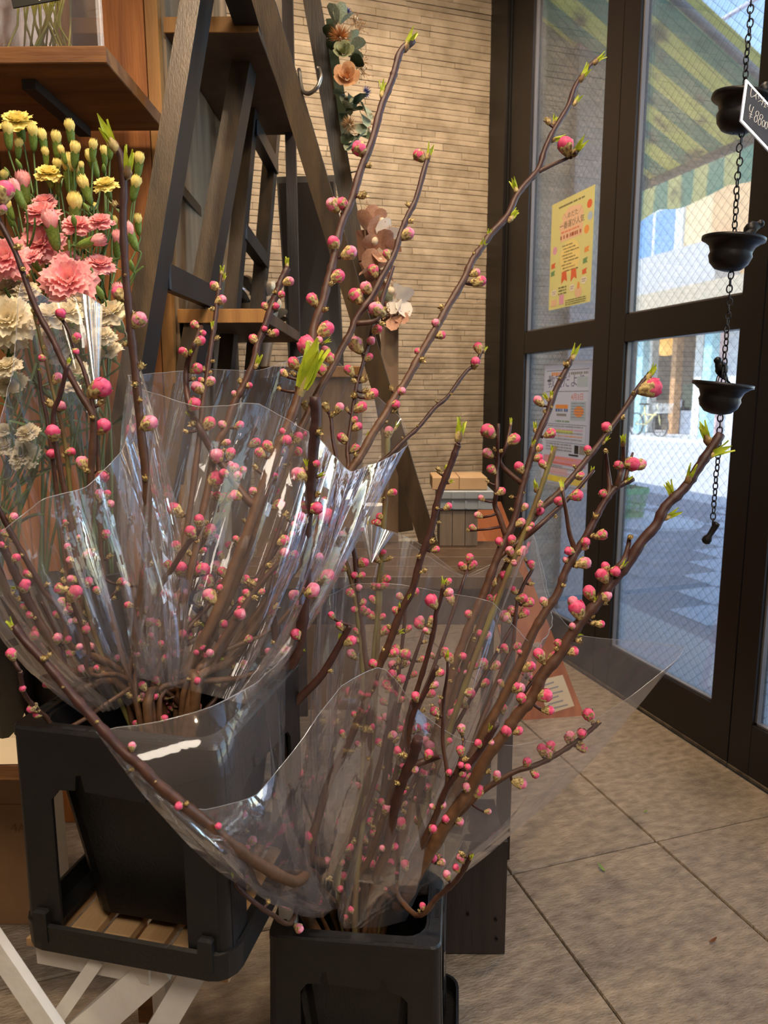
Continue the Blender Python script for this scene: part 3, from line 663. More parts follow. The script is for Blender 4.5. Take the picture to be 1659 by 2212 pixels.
# ------------------------------------------------------------------ flower buckets
def bucket(label, hd_deg, fc, w=.25, h=.25, tray=.028, fl=.008):
    """fc = front top edge centre; local origin = bottom centre."""
    a = math.radians(hd_deg); u = Vector((math.sin(a), math.cos(a), 0))
    c = Vector((fc.x, fc.y, 0)) + u*(w/2); zb_ = fc.z-h
    M = Matrix.Translation((c.x, c.y, zb_)) @ Matrix.Rotation(-a, 4, 'Z')
    t = thing('flower_bucket', label, 'bucket', 'black flower buckets', M=M)
    H = w/2
    def ring(hw, z, r=.03, n=5):
        out = []
        for sx, sy, a0 in ((1, 1, 0), (-1, 1, 90), (-1, -1, 180), (1, -1, 270)):
            for i in range(n):
                an = math.radians(a0+90*i/(n-1)); out.append(Vector((sx*(hw-r)+r*math.cos(an), sy*(hw-r)+r*math.sin(an), z)))
        return out
    def loft(name, rings, mi=black_plastic, cap=None):
        m = MB(); n = len(rings[0])
        for R_ in rings: m.v += R_
        for i in range(len(rings)-1):
            for k in range(n): m.f.append([i*n+k, i*n+(k+1) % n, (i+1)*n+(k+1) % n, (i+1)*n+k]); m.mi.append(0); m.sm.append(False)
        if cap is not None: m.f.append([cap*n+k for k in range(n)]); m.mi.append(0); m.sm.append(False)
        return m.build(name, mi, t)
    wl = H-.019
    loft('tub', [ring(wl*.70, .022), ring(wl*.72, .018), ring(wl, h-.004), ring(wl-.004, h-.004), ring(wl*.70-.004, .026)], cap=4)
    loft('rim', [ring(H-.0185, h-.012, .026), ring(H-.0185, h, .026), ring(H-.002, h, .014), ring(H, h-.003, .014), ring(H, h-.012, .014), ring(H-.0185, h-.012, .026)])
    sl_m = mat('slot_shadow', (6, 6, 6), rough=.9)
    for s_ in range(4):
        Rm = RZ(s_*PI/2)
        for x0, x1 in ((-.066, -.036), (-.032, -.004), (.03, .056), (.060, .086)):
            MB().box((x0, -H+.005, h-.002), (x1, -H+.011, h+.0004)).build('slot', sl_m, t, Rm)
        k = MB()
        hw = H-.001; top = h-.012; bot = .03
        # apron with two key-hole notches above a tall opening
        prof = [(-hw+.01, top), (-hw+.01, bot), (-.078*w/.25, bot), (-.078*w/.25, top-.075), (-.068*w/.25, top-.062), (-.048*w/.25, top-.060), (-.046*w/.25, top-.042), (-.040*w/.25, top-.040), (-.036*w/.25, top-.060),
                (.036*w/.25, top-.064), (.040*w/.25, top-.044), (.046*w/.25, top-.046), (.050*w/.25, top-.064), (.068*w/.25, top-.068), (.078*w/.25, top-.080), (.078*w/.25, bot), (hw-.01, bot), (hw-.01, top)]
        left = [prof[i] for i in (0, 1, 2, 3)]
        ys = -hw
        k.slab([(x, ys-fl*(1-z/top), z) for x, z in prof[:4]], Vector((0, .004, 0)))
        k.slab([(x, ys-fl*(1-z/top), z) for x, z in (prof[14], prof[15], prof[16], prof[17])], Vector((0, .004, 0)))
        top_pts = [prof[0]]+prof[3:15]+[prof[17]]
        k.slab([(x, ys-fl*(1-z/top), z) for x, z in top_pts[::-1]], Vector((0, .004, 0)))
        k.build('apron', black_plastic, t, Rm)
        c_ = MB()                                           # rounded corner post
        r0 = .014
        for z, e in ((bot-.004, fl), (top, 0)):
            for i in range(5):
                an = math.radians(180+90*i/4); c_.v.append(Vector((-hw+r0-e*.7+r0*math.cos(an), -hw+r0-e*.7+r0*math.sin(an), z)))
        c_.f = [[i, i+1, i+6, i+5] for i in range(4)]; c_.mi = [0]*4; c_.sm = [True]*4
        c_.build('corner_post', black_plastic, t, Rm)
    HB = H+tray
    loft('base_tray', [ring(HB-.006, .0, .03), ring(HB, .002, .03), ring(HB+.001, .036, .03), ring(HB-.004, .037, .027), ring(HB-.005, .01, .027), ring(H-.022, .01, .02), ring(H-.022, .0, .02), ring(HB-.006, .0, .03)])
    for sx, sy in ((1, -1), (-1, -1)):
        MB().box((sx*(H-.026)-.009, sy*(H+.003)-.005, .012), (sx*(H-.026)+.009, sy*(H+.003)+.005, .056), 0, .003).build('clip', black_plastic, t)
    return t, M
LB, LBM = bucket('black plastic flower bucket standing on the slatted stool, left of the other', 30, at(238, 1592, .79), .266, .286, .006, .002)
RB, RBM = bucket('black plastic flower bucket on the floor in the foreground', 23.5, Vector((.227, .870, .330)), .252, .33)
LTOP = LBM @ Vector((0, 0, .286)); RTOP = RBM @ Vector((0, 0, .33))
# torn clear label sleeve on the right side of the front bucket
ls = thing('label_sleeve', 'narrow torn clear plastic sleeve stuck to the right side of the front bucket', 'label', M=RBM @ T((.128, -.06, 0)))
MB().add([(0, 0, .33), (.004, .05, .34), (.003, .06, .20), (.002, .02, .15)], [(0, 1, 2, 3)]).build('sleeve', clear_plastic, ls)

# ------------------------------------------------------------------ slatted stool under the left bucket
zs = LBM.translation.z - .0005
stM = LBM.copy(); stM.translation.z = 0
st = thing('slatted_stool', 'white folding stool with a pale slatted wooden seat under the left bucket', 'stool', M=stM)
for k in range(6): MB().box((-.150+.047*k, -.095, zs-.014), (-.150+.047*k+.036, .13, zs), 0, .002).build('slat', pale_wood, st)
MB().box((-.145, -.122, zs-.014), (.125, -.098, zs), 0, .002).build('slat', pale_wood, st)
MB().box((-.135, -.119, zs-.040), (.02, -.108, zs-.0145), 0, .002).build('apron', white_wood, st)
MB().box((-.135, .115, zs-.040), (.115, .128, zs-.0145), 0, .002).build('apron', white_wood, st)
IS_ = stM.inverted(); SR = IS_.to_3x3()
for p, q_, wd in (((-60, 1965, .70), (160, 2290, .70), .017), ((216, 2066, .86), (96, 2240, .86), .017), ((350, 2080, .86), (170, 2240, .86), .040), ((424, 2090, .87), (330, 2250, .87), .032)):
    P, Q = at(*p), at(*q_); MB().beam(IS_ @ P, IS_ @ extend(P, Q, max(.005, Q.z-.3)), wd, .012, SR @ RT, 0, .002).build('leg', white_wood, st)
for y in (.10,):
    for x in (-.12, .10): MB().box((x, y, 0), (x+.024, y+.02, zs-.041), 0, .002).build('leg', white_wood, st)
# small white foot on the floor

# ================================================================== DRIED FLOWER SWAGS
sage = mat('sage_leaf', (176, 182, 154), (136, 146, 120), rough=.7, scale=12, rnd=.15, translucent=.1)
dgreen = mat('deep_green_leaf', (64, 78, 50), (44, 58, 36), rough=.45, scale=10)
peach_p = mat('peach_petal', (236, 186, 138), (224, 166, 116), rough=.7, scale=10, translucent=.15)
sage_p = mat('sage_petal', (176, 176, 130), (148, 152, 112), rough=.7, scale=10)
rust_p = mat('rust_spike', (206, 140, 74), (180, 112, 56), rough=.7, rnd=.15)
straw = mat('straw_spike', (196, 160, 112), (150, 112, 74), rough=.7, rnd=.2)
blue_p = mat('blue_flower', (86, 100, 156), rough=.7, rnd=.2)
pinkbeige = mat('pink_beige_petal', (206, 160, 132), (188, 140, 116), rough=.65, scale=9, rnd=.12, translucent=.2)
whiteish = mat('white_petal', (232, 224, 214), rough=.7, translucent=.25)
def roundleaf(name, m, n=9):
    b = MB(); b.v.append(Vector((0, .10, .5)))
    for i in range(n):
        a = 2*PI*i/n; b.v.append(Vector((.42*math.sin(a), .0+.10*math.cos(2*a), .5-.5*math.cos(a))))
    for i in range(n): b.f.append([0, 1+i, 1+(i+1) % n]); b.mi.append(0); b.sm.append(True)
    return b.mesh(name, m)
L_sage, L_green, L_pink, L_white = roundleaf('leaf', sage), roundleaf('leaf', dgreen), roundleaf('petal', pinkbeige), roundleaf('petal', whiteish)
def rose_mesh(name, m, seed):
    r = random.Random(seed); b = MB()
    for ring, (n, R0, tilt, hh) in enumerate(((5, 1.0, .95, .75), (5, .8, .6, .85), (4, .55, .3, .8), (3, .3, .12, .7))):
        for k in range(n):
            a0 = 2*PI*(k+.37*ring)/n + r.uniform(-.15, .15); wd = 1.25*PI/n; o = len(b.v); NU, NV = 6, 4
            for j in range(NV):
                t = j/(NV-1)
                for i in range(NU):
                    s_ = i/(NU-1)*2-1; a = a0+s_*wd*(.45+.55*math.sin(PI*(.15+.75*t)))
                    rad = R0*(.18+.82*t**.7*tilt+.18*t*(1-tilt))*(1-.05*s_*s_); zz = hh*t*(1-.18*s_*s_) - .25*tilt*t*t
                    b.v.append(Vector((rad*math.cos(a), rad*math.sin(a), zz)))
            for j in range(NV-1):
                for i in range(NU-1): b.f.append([o+j*NU+i, o+j*NU+i+1, o+(j+1)*NU+i+1, o+(j+1)*NU+i]); b.mi.append(0); b.sm.append(True)
    return b.mesh(name, m)
def spiky(name, m, n, up=-.3, ln=(.8, 1.0), w_=.05, seed=1, r0=.25):
    r = random.Random(seed); b = MB()
    for i in range(n):
        zc = 1-(i+.5)/n*(1-up); a = i*2.39996; rr = math.sqrt(max(0, 1-zc*zc)); d = Vector((rr*math.cos(a), rr*math.sin(a), zc)); d += Vector((r.gauss(0, .06), r.gauss(0, .06), r.gauss(0, .06))); d.normalize()
        l = r.uniform(*ln); s1 = d.orthogonal().normalized()*w_; s2 = d.cross(s1)
        b.add([d*r0+s1, d*r0-s1*.5+s2*.8, d*r0-s1*.5-s2*.8, d*l], [(0, 1, 3), (1, 2, 3), (2, 0, 3)])
    return b.mesh(name, m)
rose_a, rose_b = rose_mesh('rose_head', peach_p, 1), rose_mesh('rose_head', sage_p, 2)
prot, thist, bluem = spiky('protea_head', rust_p, 150, -.1, (.9, 1.15), .035, 1), spiky('thistle_head', straw, 150, -.7, (.85, 1.05), .04, 2, .3), spiky('blue_flower', blue_p, 60, -.2, (.8, 1), .06, 3)
def filler(t, I, pts, seed, n=26, sc_=.03, m=None):
    r = random.Random(seed); b = MB()
    for p in pts:
        for i in range(n):
            d = Vector((r.gauss(0, 1), r.gauss(0, 1)-.6, r.gauss(.2, 1))).normalized()*r.uniform(.4, 1)*sc_
            b.tube([I @ p, I @ (p+d*.5+Vector((0, 0, .003))), I @ (p+d)], .00045, 3, 0, False); b.ball(I @ (p+d), .0016, 4, 3)
    stuff(b.build('dried_filler', m or mat('dried_filler', (196, 156, 116), rough=.9), t))
TOC = -FW
DW = 1.80
w1o = at(745, 20, DW)
w1 = thing('flower_swag', 'long green and peach dried flower swag hanging high on the rear ladder', 'swag', 'dried flower swags', loc=w1o)
IW1 = T(-w1o)
def w1p(cx, cy, dd=0.0): return at(680+cx/5.82, cy/5.82, DW+dd)
bk_ = MB(); pts = [w1p(200, 250, .03), w1p(240, 700, .03), w1p(320, 1200, .03), w1p(400, 1750, .03)]
for i in range(3): bk_.beam(IW1 @ pts[i], IW1 @ pts[i+1], .024, .012, RT, 0, 0)
bk_.build('backing', dgreen, w1)
S1 = DW/FPX/5.82
lr = random.Random(21)
for cx, cy, r, ax, ay, mm in ((250, 200, 100, -.5, .9, L_sage), (320, 190, 95, .25, .9, L_sage), (380, 230, 90, .9, .5, L_sage), (470, 480, 80, .6, .6, L_sage), (530, 560, 80, .9, .3, L_sage), (500, 690, 80, .9, -.1, L_sage), (520, 770, 85, .9, -.3, L_green),
        (400, 1230, 85, -.2, -.9, L_sage), (460, 1240, 90, .1, -1, L_green), (480, 1370, 100, .8, -.3, L_green), (560, 1250, 95, .8, .3, L_green), (640, 1360, 110, .4, -.9, L_sage), (620, 1470, 100, .2, -.9, L_sage), (420, 1370, 80, -.5, .6, L_sage), (560, 1600, 90, .5, -.8, L_sage), (610, 1690, 80, .8, -.5, L_green), (560, 1700, 95, -.5, -.7, L_sage), (480, 1790, 90, -.7, -.7, L_sage), (420, 1720, 80, -.6, -.8, L_green), (440, 1830, 70, -.4, -.9, L_sage), (330, 1150, 80, -.6, -.5, L_green), (260, 560, 90, -.8, .2, L_green), (200, 420, 80, -.7, .5, L_green)):
    p = IW1 @ w1p(cx, cy, -.018); d = RT*ax - DN*ay + TOC*lr.uniform(.2, .7)
    link('leaf', mm, w1, axisM(p - d.normalized()*r*S1*1.0, d, r*S1*2.5, lr.uniform(-.8, .8)+PI))
link('protea_head', prot, w1, axisM(IW1 @ w1p(315, 470, -.035), TOC*.8+Z*.6, 160*S1))
link('rose_head', rose_b, w1, axisM(IW1 @ w1p(365, 670, -.04), TOC+Z*.3, 140*S1))
link('rose_head', rose_a, w1, axisM(IW1 @ w1p(405, 985, -.045), TOC+Z*.1, 172*S1))
link('thistle_head', thist, w1, axisM(IW1 @ w1p(430, 1570, -.04), TOC, 125*S1))
link('blue_flower', bluem, w1, axisM(IW1 @ w1p(635, 1160, -.03), RT+TOC*.3, 95*S1))
link('blue_flower', bluem, w1, axisM(IW1 @ w1p(410, 150, .01), RT*.6+Z, 70*S1))
for cx, cy in ((515, 235), (605, 855), (690, 1640)): MB().ball(IW1 @ w1p(cx, cy), 32*S1, 8, 6).build('cotton_head', cr_f, w1)
filler(w1, IW1, [w1p(500, 290), w1p(560, 380), w1p(600, 930), w1p(590, 800), w1p(680, 1560)], 4)
w2o = at(800, 455, DW)
w2 = thing('flower_swag', 'pink and white dried flower swag hanging low on a cord from a hook', 'swag', 'dried flower swags', loc=w2o); IW2 = T(-w2o)
def w2p(cx, cy, dd=0.0): return at(740+cx/6.144, 400+cy/6.144, DW+dd)
S2 = DW/FPX/6.144
MB().tube([IW2 @ p for p in (at(754, 374, DW+.02), at(770, 370, DW), at(772, 382, DW))], .0016, 6).build('hook', steel, w2)
MB().tube([IW2 @ p for p in smooth_path([at(771, 380, DW), at(776, 425, DW), at(786, 475, DW), at(792, 560, DW+.02)])], .0012, 5).build('cord', mat('jute_cord', (140, 122, 92), rough=.9), w2)
b = MB(); pts = [w2p(290, 600, .03), w2p(330, 1000, .035), w2p(520, 1500, .035), w2p(640, 1750, .03)]
for i in range(3): b.beam(IW2 @ pts[i], IW2 @ pts[i+1], .045, .012, RT, 0, 0)
b.build('backing', mat('brown_backing', (104, 66, 44), rough=.8), w2)
for cx, cy, r, ax, ay, mm in ((310, 500, 110, -.5, .9, L_pink), (400, 470, 120, 0, 1, L_pink), (480, 450, 90, .5, .8, L_pink), (420, 610, 130, .2, .9, L_pink), (540, 640, 120, .3, 1, L_white), (610, 700, 130, .7, .4, L_white), (550, 760, 120, .2, .6, L_pink), (640, 800, 100, .8, -.3, L_pink), (410, 780, 110, -.6, .2, L_pink), (470, 900, 120, .2, -.5, L_pink), (390, 1060, 130, -.1, .9, L_pink), (320, 1120, 80, -.7, -.5, L_pink), (500, 1080, 90, .8, .3, L_pink), (560, 1180, 100, .6, -.4, L_pink), (540, 1420, 100, -.2, -.7, L_pink), (700, 1550, 110, -.2, -.9, L_white), (790, 1490, 110, .7, .5, L_white), (790, 1590, 110, .4, -.8, L_white), (730, 1440, 90, -.2, .9, L_white), (690, 1780, 110, -.1, -.9, L_pink), (760, 1750, 90, .6, -.6, L_pink), (600, 1480, 90, -.7, .2, L_sage)):
    p = IW2 @ w2p(cx, cy, -.008); d = RT*ax - DN*ay + TOC*lr.uniform(.2, .7)
    link('petal' if mm is not L_sage else 'leaf', mm, w2, axisM(p - d.normalized()*r*S2*.8, d, r*S2*2.5, lr.uniform(-.8, .8)+PI))
for cx, cy, r in ((420, 740, 60), (520, 480, 50), (640, 1400, 55), (500, 1010, 45)): MB().ball(IW2 @ w2p(cx, cy, -.012), r*S2, 8, 6).build('cotton_head', cr_f, w2)
filler(w2, IW2, [w2p(360, 360), w2p(620, 600), w2p(500, 960), w2p(640, 1720), w2p(780, 1750), w2p(690, 1400)], 9)

# ================================================================== RAIN CHAIN AND PRICE TAG
R0 = at(1583, 540, 1.32)
rc = thing('rain_chain', 'black iron rain chain with three cups and small birds hanging before the glass door', 'rain chain', loc=(R0.x, R0.y, 0))
def zpx(y):                               # height on the chain's vertical line that is seen at image row y
    a, b_ = 0.2, 2.8
    for _ in range(40):
        m_ = (a+b_)/2
        if px((R0.x, R0.y, m_))[1] > y: a = m_
        else: b_ = m_
    return m_
lk = MB(); lk.tube([(0.0048*math.cos(t)*(1 if abs(math.sin(t)) < 2 else 1), 0, .0075*math.sin(t)) for t in [2*PI*i/14 for i in range(14)]], .00135, 6, closed=True)
lkm = lk.mesh('chain_link', iron)
cups = [(205, 296), (508, 586), (822, 882)]
spans = [(zpx(-60), zpx(222)), (zpx(288), zpx(530)), (zpx(580), zpx(838)), (zpx(876), zpx(1128))]
k = 0; crn = random.Random(2)
for za, zb2 in spans:
    n = int((za-zb2)/.0118)
    for i in range(n+1):
        z_ = za-(za-zb2)*i/n
        link('chain_link', lkm, rc, T((crn.gauss(0, .0006), crn.gauss(0, .0006), z_)) @ RZ(PI/2*(k % 2)+.5*math.sin(k*.35)+.3)); k += 1
cr_ = .0555
cupm = MB().lathe([(.002, -.058), (.010, -.058), (.024, -.054), (.034, -.044), (.0385, -.031), (.0365, -.025), (.0375, -.021), (.041, -.013), (.050, -.006), (.0555, -.004), (.0555, .002), (.053, .003), (.052, -.001), (.040, -.009), (.034, -.024), (.033, -.035), (.022, -.049), (.002, -.053)], 40).mesh('cup', iron)
bd = MB()
axp = [(0, .0005), (.004, .006), (.010, .0105), (.018, .0125), (.026, .0112), (.031, .0078), (.034, .0062), (.0375, .0072), (.042, .0072), (.0455, .0045), (.0475, .0005)]
bp = []
for s_, r_ in axp: bp.append((Vector((-.010+s_*.35+(.004 if s_ > .03 else 0), 0, .012+s_*.78 if s_ > .004 else .012+s_)), r_))
bd.tube([p for p, r_ in bp], [r_ for p, r_ in bp], 10)
bd.tube([(.008, 0, .041), (.0155, 0, .040)], [.0022, .0003], 6)                      # beak
bd.add([(-.008, -.004, .014), (-.008, .004, .014), (-.026, .004, .002), (-.026, -.004, .002), (-.010, -.003, .010), (-.010, .003, .010), (-.027, .003, -.001), (-.027, -.003, -.001)], [(0, 1, 2, 3), (7, 6, 5, 4), (0, 3, 7, 4), (1, 5, 6, 2), (2, 6, 7, 3), (0, 4, 5, 1)])
for s_ in (1, -1):
    bd.add([(-.004, s_*.0115, .03), (.002, s_*.0128, .022), (-.006, s_*.0118, .012), (-.018, s_*.008, .006)], [(0, 1, 2, 3)]); bd.tube([(0, s_*.004, .014), (.001, s_*.004, 0)], .0012, 5)
bdm = bd.mesh('bird_figurine', iron)
camdir = (Vector((EYE.x, EYE.y, 0))-Vector((R0.x, R0.y, 0))).normalized(); yc = math.atan2(camdir.y, camdir.x)
for i, (y0, y1) in enumerate(cups):
    zc = zpx(y0+8); roll = (math.radians(13), math.radians(7), math.radians(7))[i]
    Mc = T((0, 0, zc)) @ Matrix.Rotation(-roll, 4, camdir)
    link('cup', cupm, rc, Mc)
    lt = _rt
    ang = math.atan2(lt.y, lt.x)
    if i == 2: Mb = T(_rt*-.012+camdir*-.03) @ RZ(ang+PI) @ T((0, 0, .002))
    elif i == 1: Mb = T(_rt*.022+camdir*-.028) @ RZ(ang) @ Matrix.Rotation(.35, 4, 'Y')
    else: Mb = T(_rt*.034+camdir*-.02) @ RZ(ang+.2)
    link('bird_figurine', bdm, rc, Mc @ Mb)
we = MB().lathe([(.0005, -.02), (.006, -.02), (.0065, -.016), (.0055, .010), (.009, .016), (.009, .024), (.004, .028), (.0005, .028)], 14).build('weight', iron, rc, T((0, 0, zpx(1148))) @ Matrix.Rotation(2.7, 4, camdir) @ T(_rt*.0))
# price tag
D0 = 1.165; o_ = at(1611, 172, D0)
ux = (RT*.83+DN*.56+FW*.30); uy = (RT*-.146+DN*.989); nz_ = ux.cross(uy).normalized(); uxn = ux.normalized(); uyn = (uy - uxn*uy.dot(uxn)).normalized()
pt_ = thing('price_tag', 'tilted clear acrylic price tag with white handwriting hung on the rain chain', 'price tag', loc=o_); IP = T(-o_)
nrm = uxn.cross(uyn).normalized()
if nrm.dot(FW) > 0: nrm = -nrm
hh = .069; wd_ = .115
c4 = [o_, o_+uy.normalized()*hh, o_+uy.normalized()*hh+uxn*wd_, o_+uxn*wd_]
MB().slab([IP @ (p+nrm*.0015) for p in c4], nrm*-.003).build('acrylic', clear_plastic, pt_)
ins = [o_+uxn*.006+uyn*.004, o_+uy.normalized()*(hh-.005)+uxn*.005, o_+uy.normalized()*(hh-.005)+uxn*(wd_-.006), o_+uxn*(wd_-.006)+uyn*.004]
MB().slab([IP @ (p+nrm*.0017) for p in ins], nrm*.0003).build('card', mat('grey_chalk_card', (70, 68, 72), (60, 58, 62), rough=.6, scale=40), pt_)
edge_m = mat('acrylic_edge', (196, 206, 232), rough=.2)
for i in range(4): MB().tube([IP @ c4[i], IP @ c4[(i+1) % 4]], .0009, 6).build('edge', edge_m, pt_)
def oncard(cx, cy):
    d = ray(1560+cx/13.01, 150+cy/13.01); pl_ = o_+nrm*.0022; t = (pl_-EYE).dot(nrm)/d.dot(nrm); return IP @ (EYE+d*t)
def ell(cx, cy, rx, ry, a0=0, a1=2*PI, tilt=.35, n=18):
    out = []
    for i in range(n+1):
        a = a0+(a1-a0)*i/n; x, y = rx*math.cos(a), ry*math.sin(a); out.append((cx+x-y*tilt*.5, cy+y+x*.3))
    return out
strokes = [[(830, 530), (800, 680), (812, 778), (850, 772), (905, 730)], [(1015, 640), (960, 700), (895, 770)], [(948, 690), (950, 860)], [(1015, 740), (1032, 835)], [(1000, 910), (1050, 885), (1090, 860)],
           [(1095, 830), (1140, 795), (1180, 800)], [(1085, 885), (1175, 925)], [(1150, 830), (1135, 930), (1100, 1010)], [(1180, 958), (1232, 975)], [(1208, 965), (1194, 1060)], [(1160, 1050), (1232, 1078)], [(1240, 1025), (1300, 1062)],
           [(798, 990), (768, 1080), (772, 1165), (822, 1212)], [(885, 1050), (830, 1200), (770, 1398)], [(765, 1245), (850, 1285)], [(758, 1308), (852, 1362)],
           ell(985, 1240, 42, 66), ell(945, 1395, 40, 92), ell(1098, 1335, 42, 66), ell(1052, 1480, 40, 92), ell(1160, 1525, 36, 92), ell(1240, 1575, 36, 98)]
hw_ = MB()
for s_ in strokes: hw_.tube([oncard(*q) for q in (smooth_path([(x, y, 0) for x, y in s_], 4) and [(p.x, p.y) for p in smooth_path([(x, y, 0) for x, y in s_], 4)])], .00055, 5)
hw_.build('handwriting', mat('white_marker', (232, 230, 228), rough=.8), pt_)

# ================================================================== OUTSIDE
asph = mat('sunlit_asphalt', (216, 217, 221), (206, 207, 212), rough=.9, scale=30, coord='Position', bump=.2)  # road colour lightened to paint the sunlit stretch
road = struct(MB().box((1.63, -12, -.2), (40, 40, -.06)).build('street', asph))
pale_c = mat('pale_concrete', (196, 200, 204), (180, 184, 190), rough=.9, scale=60, coord='Position', bump=.2, bscale=200)
pv = struct(MB().box((1.632, -6, -.0598), (2.38, 3.2, -.02), 0, .01).build('street', pale_c))
struct(MB().box((2.382, -6, -.0599), (5.66, 30, -.0585)).build('street', mat('shade_toned_paving', (146, 149, 162), (134, 137, 150), rough=.9, scale=30, coord='Position', bump=.2)))  # darker near ground: the building's shade is put into its colour
slabm = mat('pale_paver', (204, 210, 222), (194, 200, 212), rough=.9, scale=40, coord='Position')
r_ = random.Random(4); s_ = .30
for i in range(0, 11):
    for j in range(-1, 16):
        if (i+j) % 2: continue
        x = 2.6+i*s_; y = 1.6+j*s_
        if x > 5.6: continue
        MB().box((x+.006, y+.006, -.0602), (x+s_-.006, y+s_-.006, -.0550), 0, .001).build('paver', slabm if (i*3+j) % 4 < 2 else mat('grey_paver', (152, 155, 168), rough=.9), road)
mh = onz(1395, 1125, -.056)
MB().lathe([(.001, .002), (.42, .002), (.42, 0), (.46, 0), (.46, .003), (.50, .003), (.50, -.004)], 36, 0, T((mh.x, mh.y, -.056))).build('manhole_cover', slabm, road)
kerb = struct(MB().box((12.4, -12, -.06), (12.7, 40, .03), 0, .01).build('street', mat('white_kerb', (214, 214, 212), rough=.9)))
# green basket
gb = onz(1372, 1118, -.058); gp = mat('green_plastic', (96, 176, 120), rough=.5, translucent=.2)
gk = thing('plastic_basket', 'green plastic basket standing on the street pavement outside the door', 'basket', loc=(gb.x-.1, gb.y+.1, -.057))
g = MB(); g.box((-.17, -.12, 0), (.17, .12, .006))
for z0, z1, e in ((.0, .05, 0), (.11, .13, .012), (.23, .29, .03)):
    for sx, sy in ((0, 1), (0, -1), (1, 0), (-1, 0)):
        if sx: g.box((sx*(.17+e)-.003, -.12-e, z0), (sx*(.17+e)+.003, .12+e, z1))
        else: g.box((-.17-e, sy*(.12+e)-.003, z0), (.17+e, sy*(.12+e)+.003, z1))
for i in range(15):
    t = -.165+.33*i/14
    for sy in (1, -1): g.tube([(t, sy*.12, .0), (t*1.15, sy*.15, .26)], .004, 4)
for i in range(11):
    t = -.115+.23*i/10
    for sx in (1, -1): g.tube([(sx*.17, t, .0), (sx*.20, t*1.2, .26)], .004, 4)
g.build('lattice', gp, gk)
for i in range(14): link('leaf', dleaf, gk, axisM((r_.uniform(-.1, .1), r_.uniform(-.08, .08), .2), (r_.gauss(0, 1), r_.gauss(0, 1), 1.5), r_.uniform(.1, .2)))
# awning
aw = thing('awning', 'yellow and green striped weathered shop awning outside above the door', 'awning', loc=(1.66, 2.6, 0))
def stripe_mat():
    m = bpy.data.materials.new('striped_canvas'); m.use_nodes = True; n = m.node_tree.nodes; L = m.node_tree.links
    b_ = n['Principled BSDF']; b_.inputs['Roughness'].default_value = .9
    tc = n.new('ShaderNodeTexCoord'); sx = n.new('ShaderNodeSeparateXYZ'); L.new(tc.outputs['Object'], sx.inputs[0])
    mu = n.new('ShaderNodeMath'); mu.operation = 'MULTIPLY'; mu.inputs[1].default_value = 1/.21; L.new(sx.outputs['Y'], mu.inputs[0])
    fr = n.new('ShaderNodeMath'); fr.operation = 'FRACT'; L.new(mu.outputs[0], fr.inputs[0])
    gt_ = n.new('ShaderNodeMath'); gt_.operation = 'GREATER_THAN'; gt_.inputs[1].default_value = .5; L.new(fr.outputs[0], gt_.inputs[0])
    mx = n.new('ShaderNodeMix'); mx.data_type = 'RGBA'; mx.inputs[6].default_value = lin((250, 242, 160)); mx.inputs[7].default_value = lin((126, 188, 160)); L.new(gt_.outputs[0], mx.inputs[0])
    t = n.new('ShaderNodeTexNoise'); t.inputs['Scale'].default_value = 7; t.inputs['Detail'].default_value = 5; L.new(tc.outputs['Object'], t.inputs['Vector'])
    mr = n.new('ShaderNodeMapRange'); mr.inputs[1].default_value = .56; mr.inputs[2].default_value = .68; L.new(t.outputs['Fac'], mr.inputs[0])
    mx2 = n.new('ShaderNodeMix'); mx2.data_type = 'RGBA'; mx2.inputs[7].default_value = lin((108, 112, 104)); L.new(mx.outputs[2], mx2.inputs[6])
    mu2 = n.new('ShaderNodeMath'); mu2.operation = 'MULTIPLY'; mu2.inputs[1].default_value = .7; L.new(mr.outputs[0], mu2.inputs[0]); L.new(mu2.outputs[0], mx2.inputs[0])
    L.new(mx2.outputs[2], b_.inputs['Base Color'])
    tr = n.new('ShaderNodeBsdfTranslucent'); L.new(mx2.outputs[2], tr.inputs[0]); ms = n.new('ShaderNodeMixShader'); ms.inputs[0].default_value = .6
    L.new(b_.outputs[0], ms.inputs[1]); L.new(tr.outputs[0], ms.inputs[2]); L.new(ms.outputs[0], n['Material Output'].inputs[0])
    return m
canv = stripe_mat()
zi, zo_, xo = 2.92, 2.345, 1.14; YA = 3.0
MB().slab([(0, 0, zi), (xo, 0, zo_), (xo, YA, zo_), (0, YA, zi)], Vector((0, 0, .004))).build('canopy', canv, aw)
v = MB(); nn = 60
for i in range(nn+1):
    y = YA*i/nn; zz = .19+.035*abs(math.sin(PI*i/10))
    v.v += [Vector((xo+.002, y, zo_)), Vector((xo+.012*math.sin(i*.8), y, zo_-zz))]
for i in range(nn): v.f.append([2*i, 2*i+1, 2*i+3, 2*i+2]); v.mi.append(0); v.sm.append(True)
v.build('valance', canv, aw)
galv = mat('grey_tube', (128, 130, 136), rough=.5, metal=.3)
MB().tube([(xo-.02, 0, zo_-.03), (xo-.02, YA, zo_-.03)], .026, 8).build('front_bar', galv, aw)
for y in (.02, 1.05, 2.1): MB().tube([(0, y, zi-.05), (xo-.02, y, zo_-.05)], .018, 8).build('rafter', galv, aw)
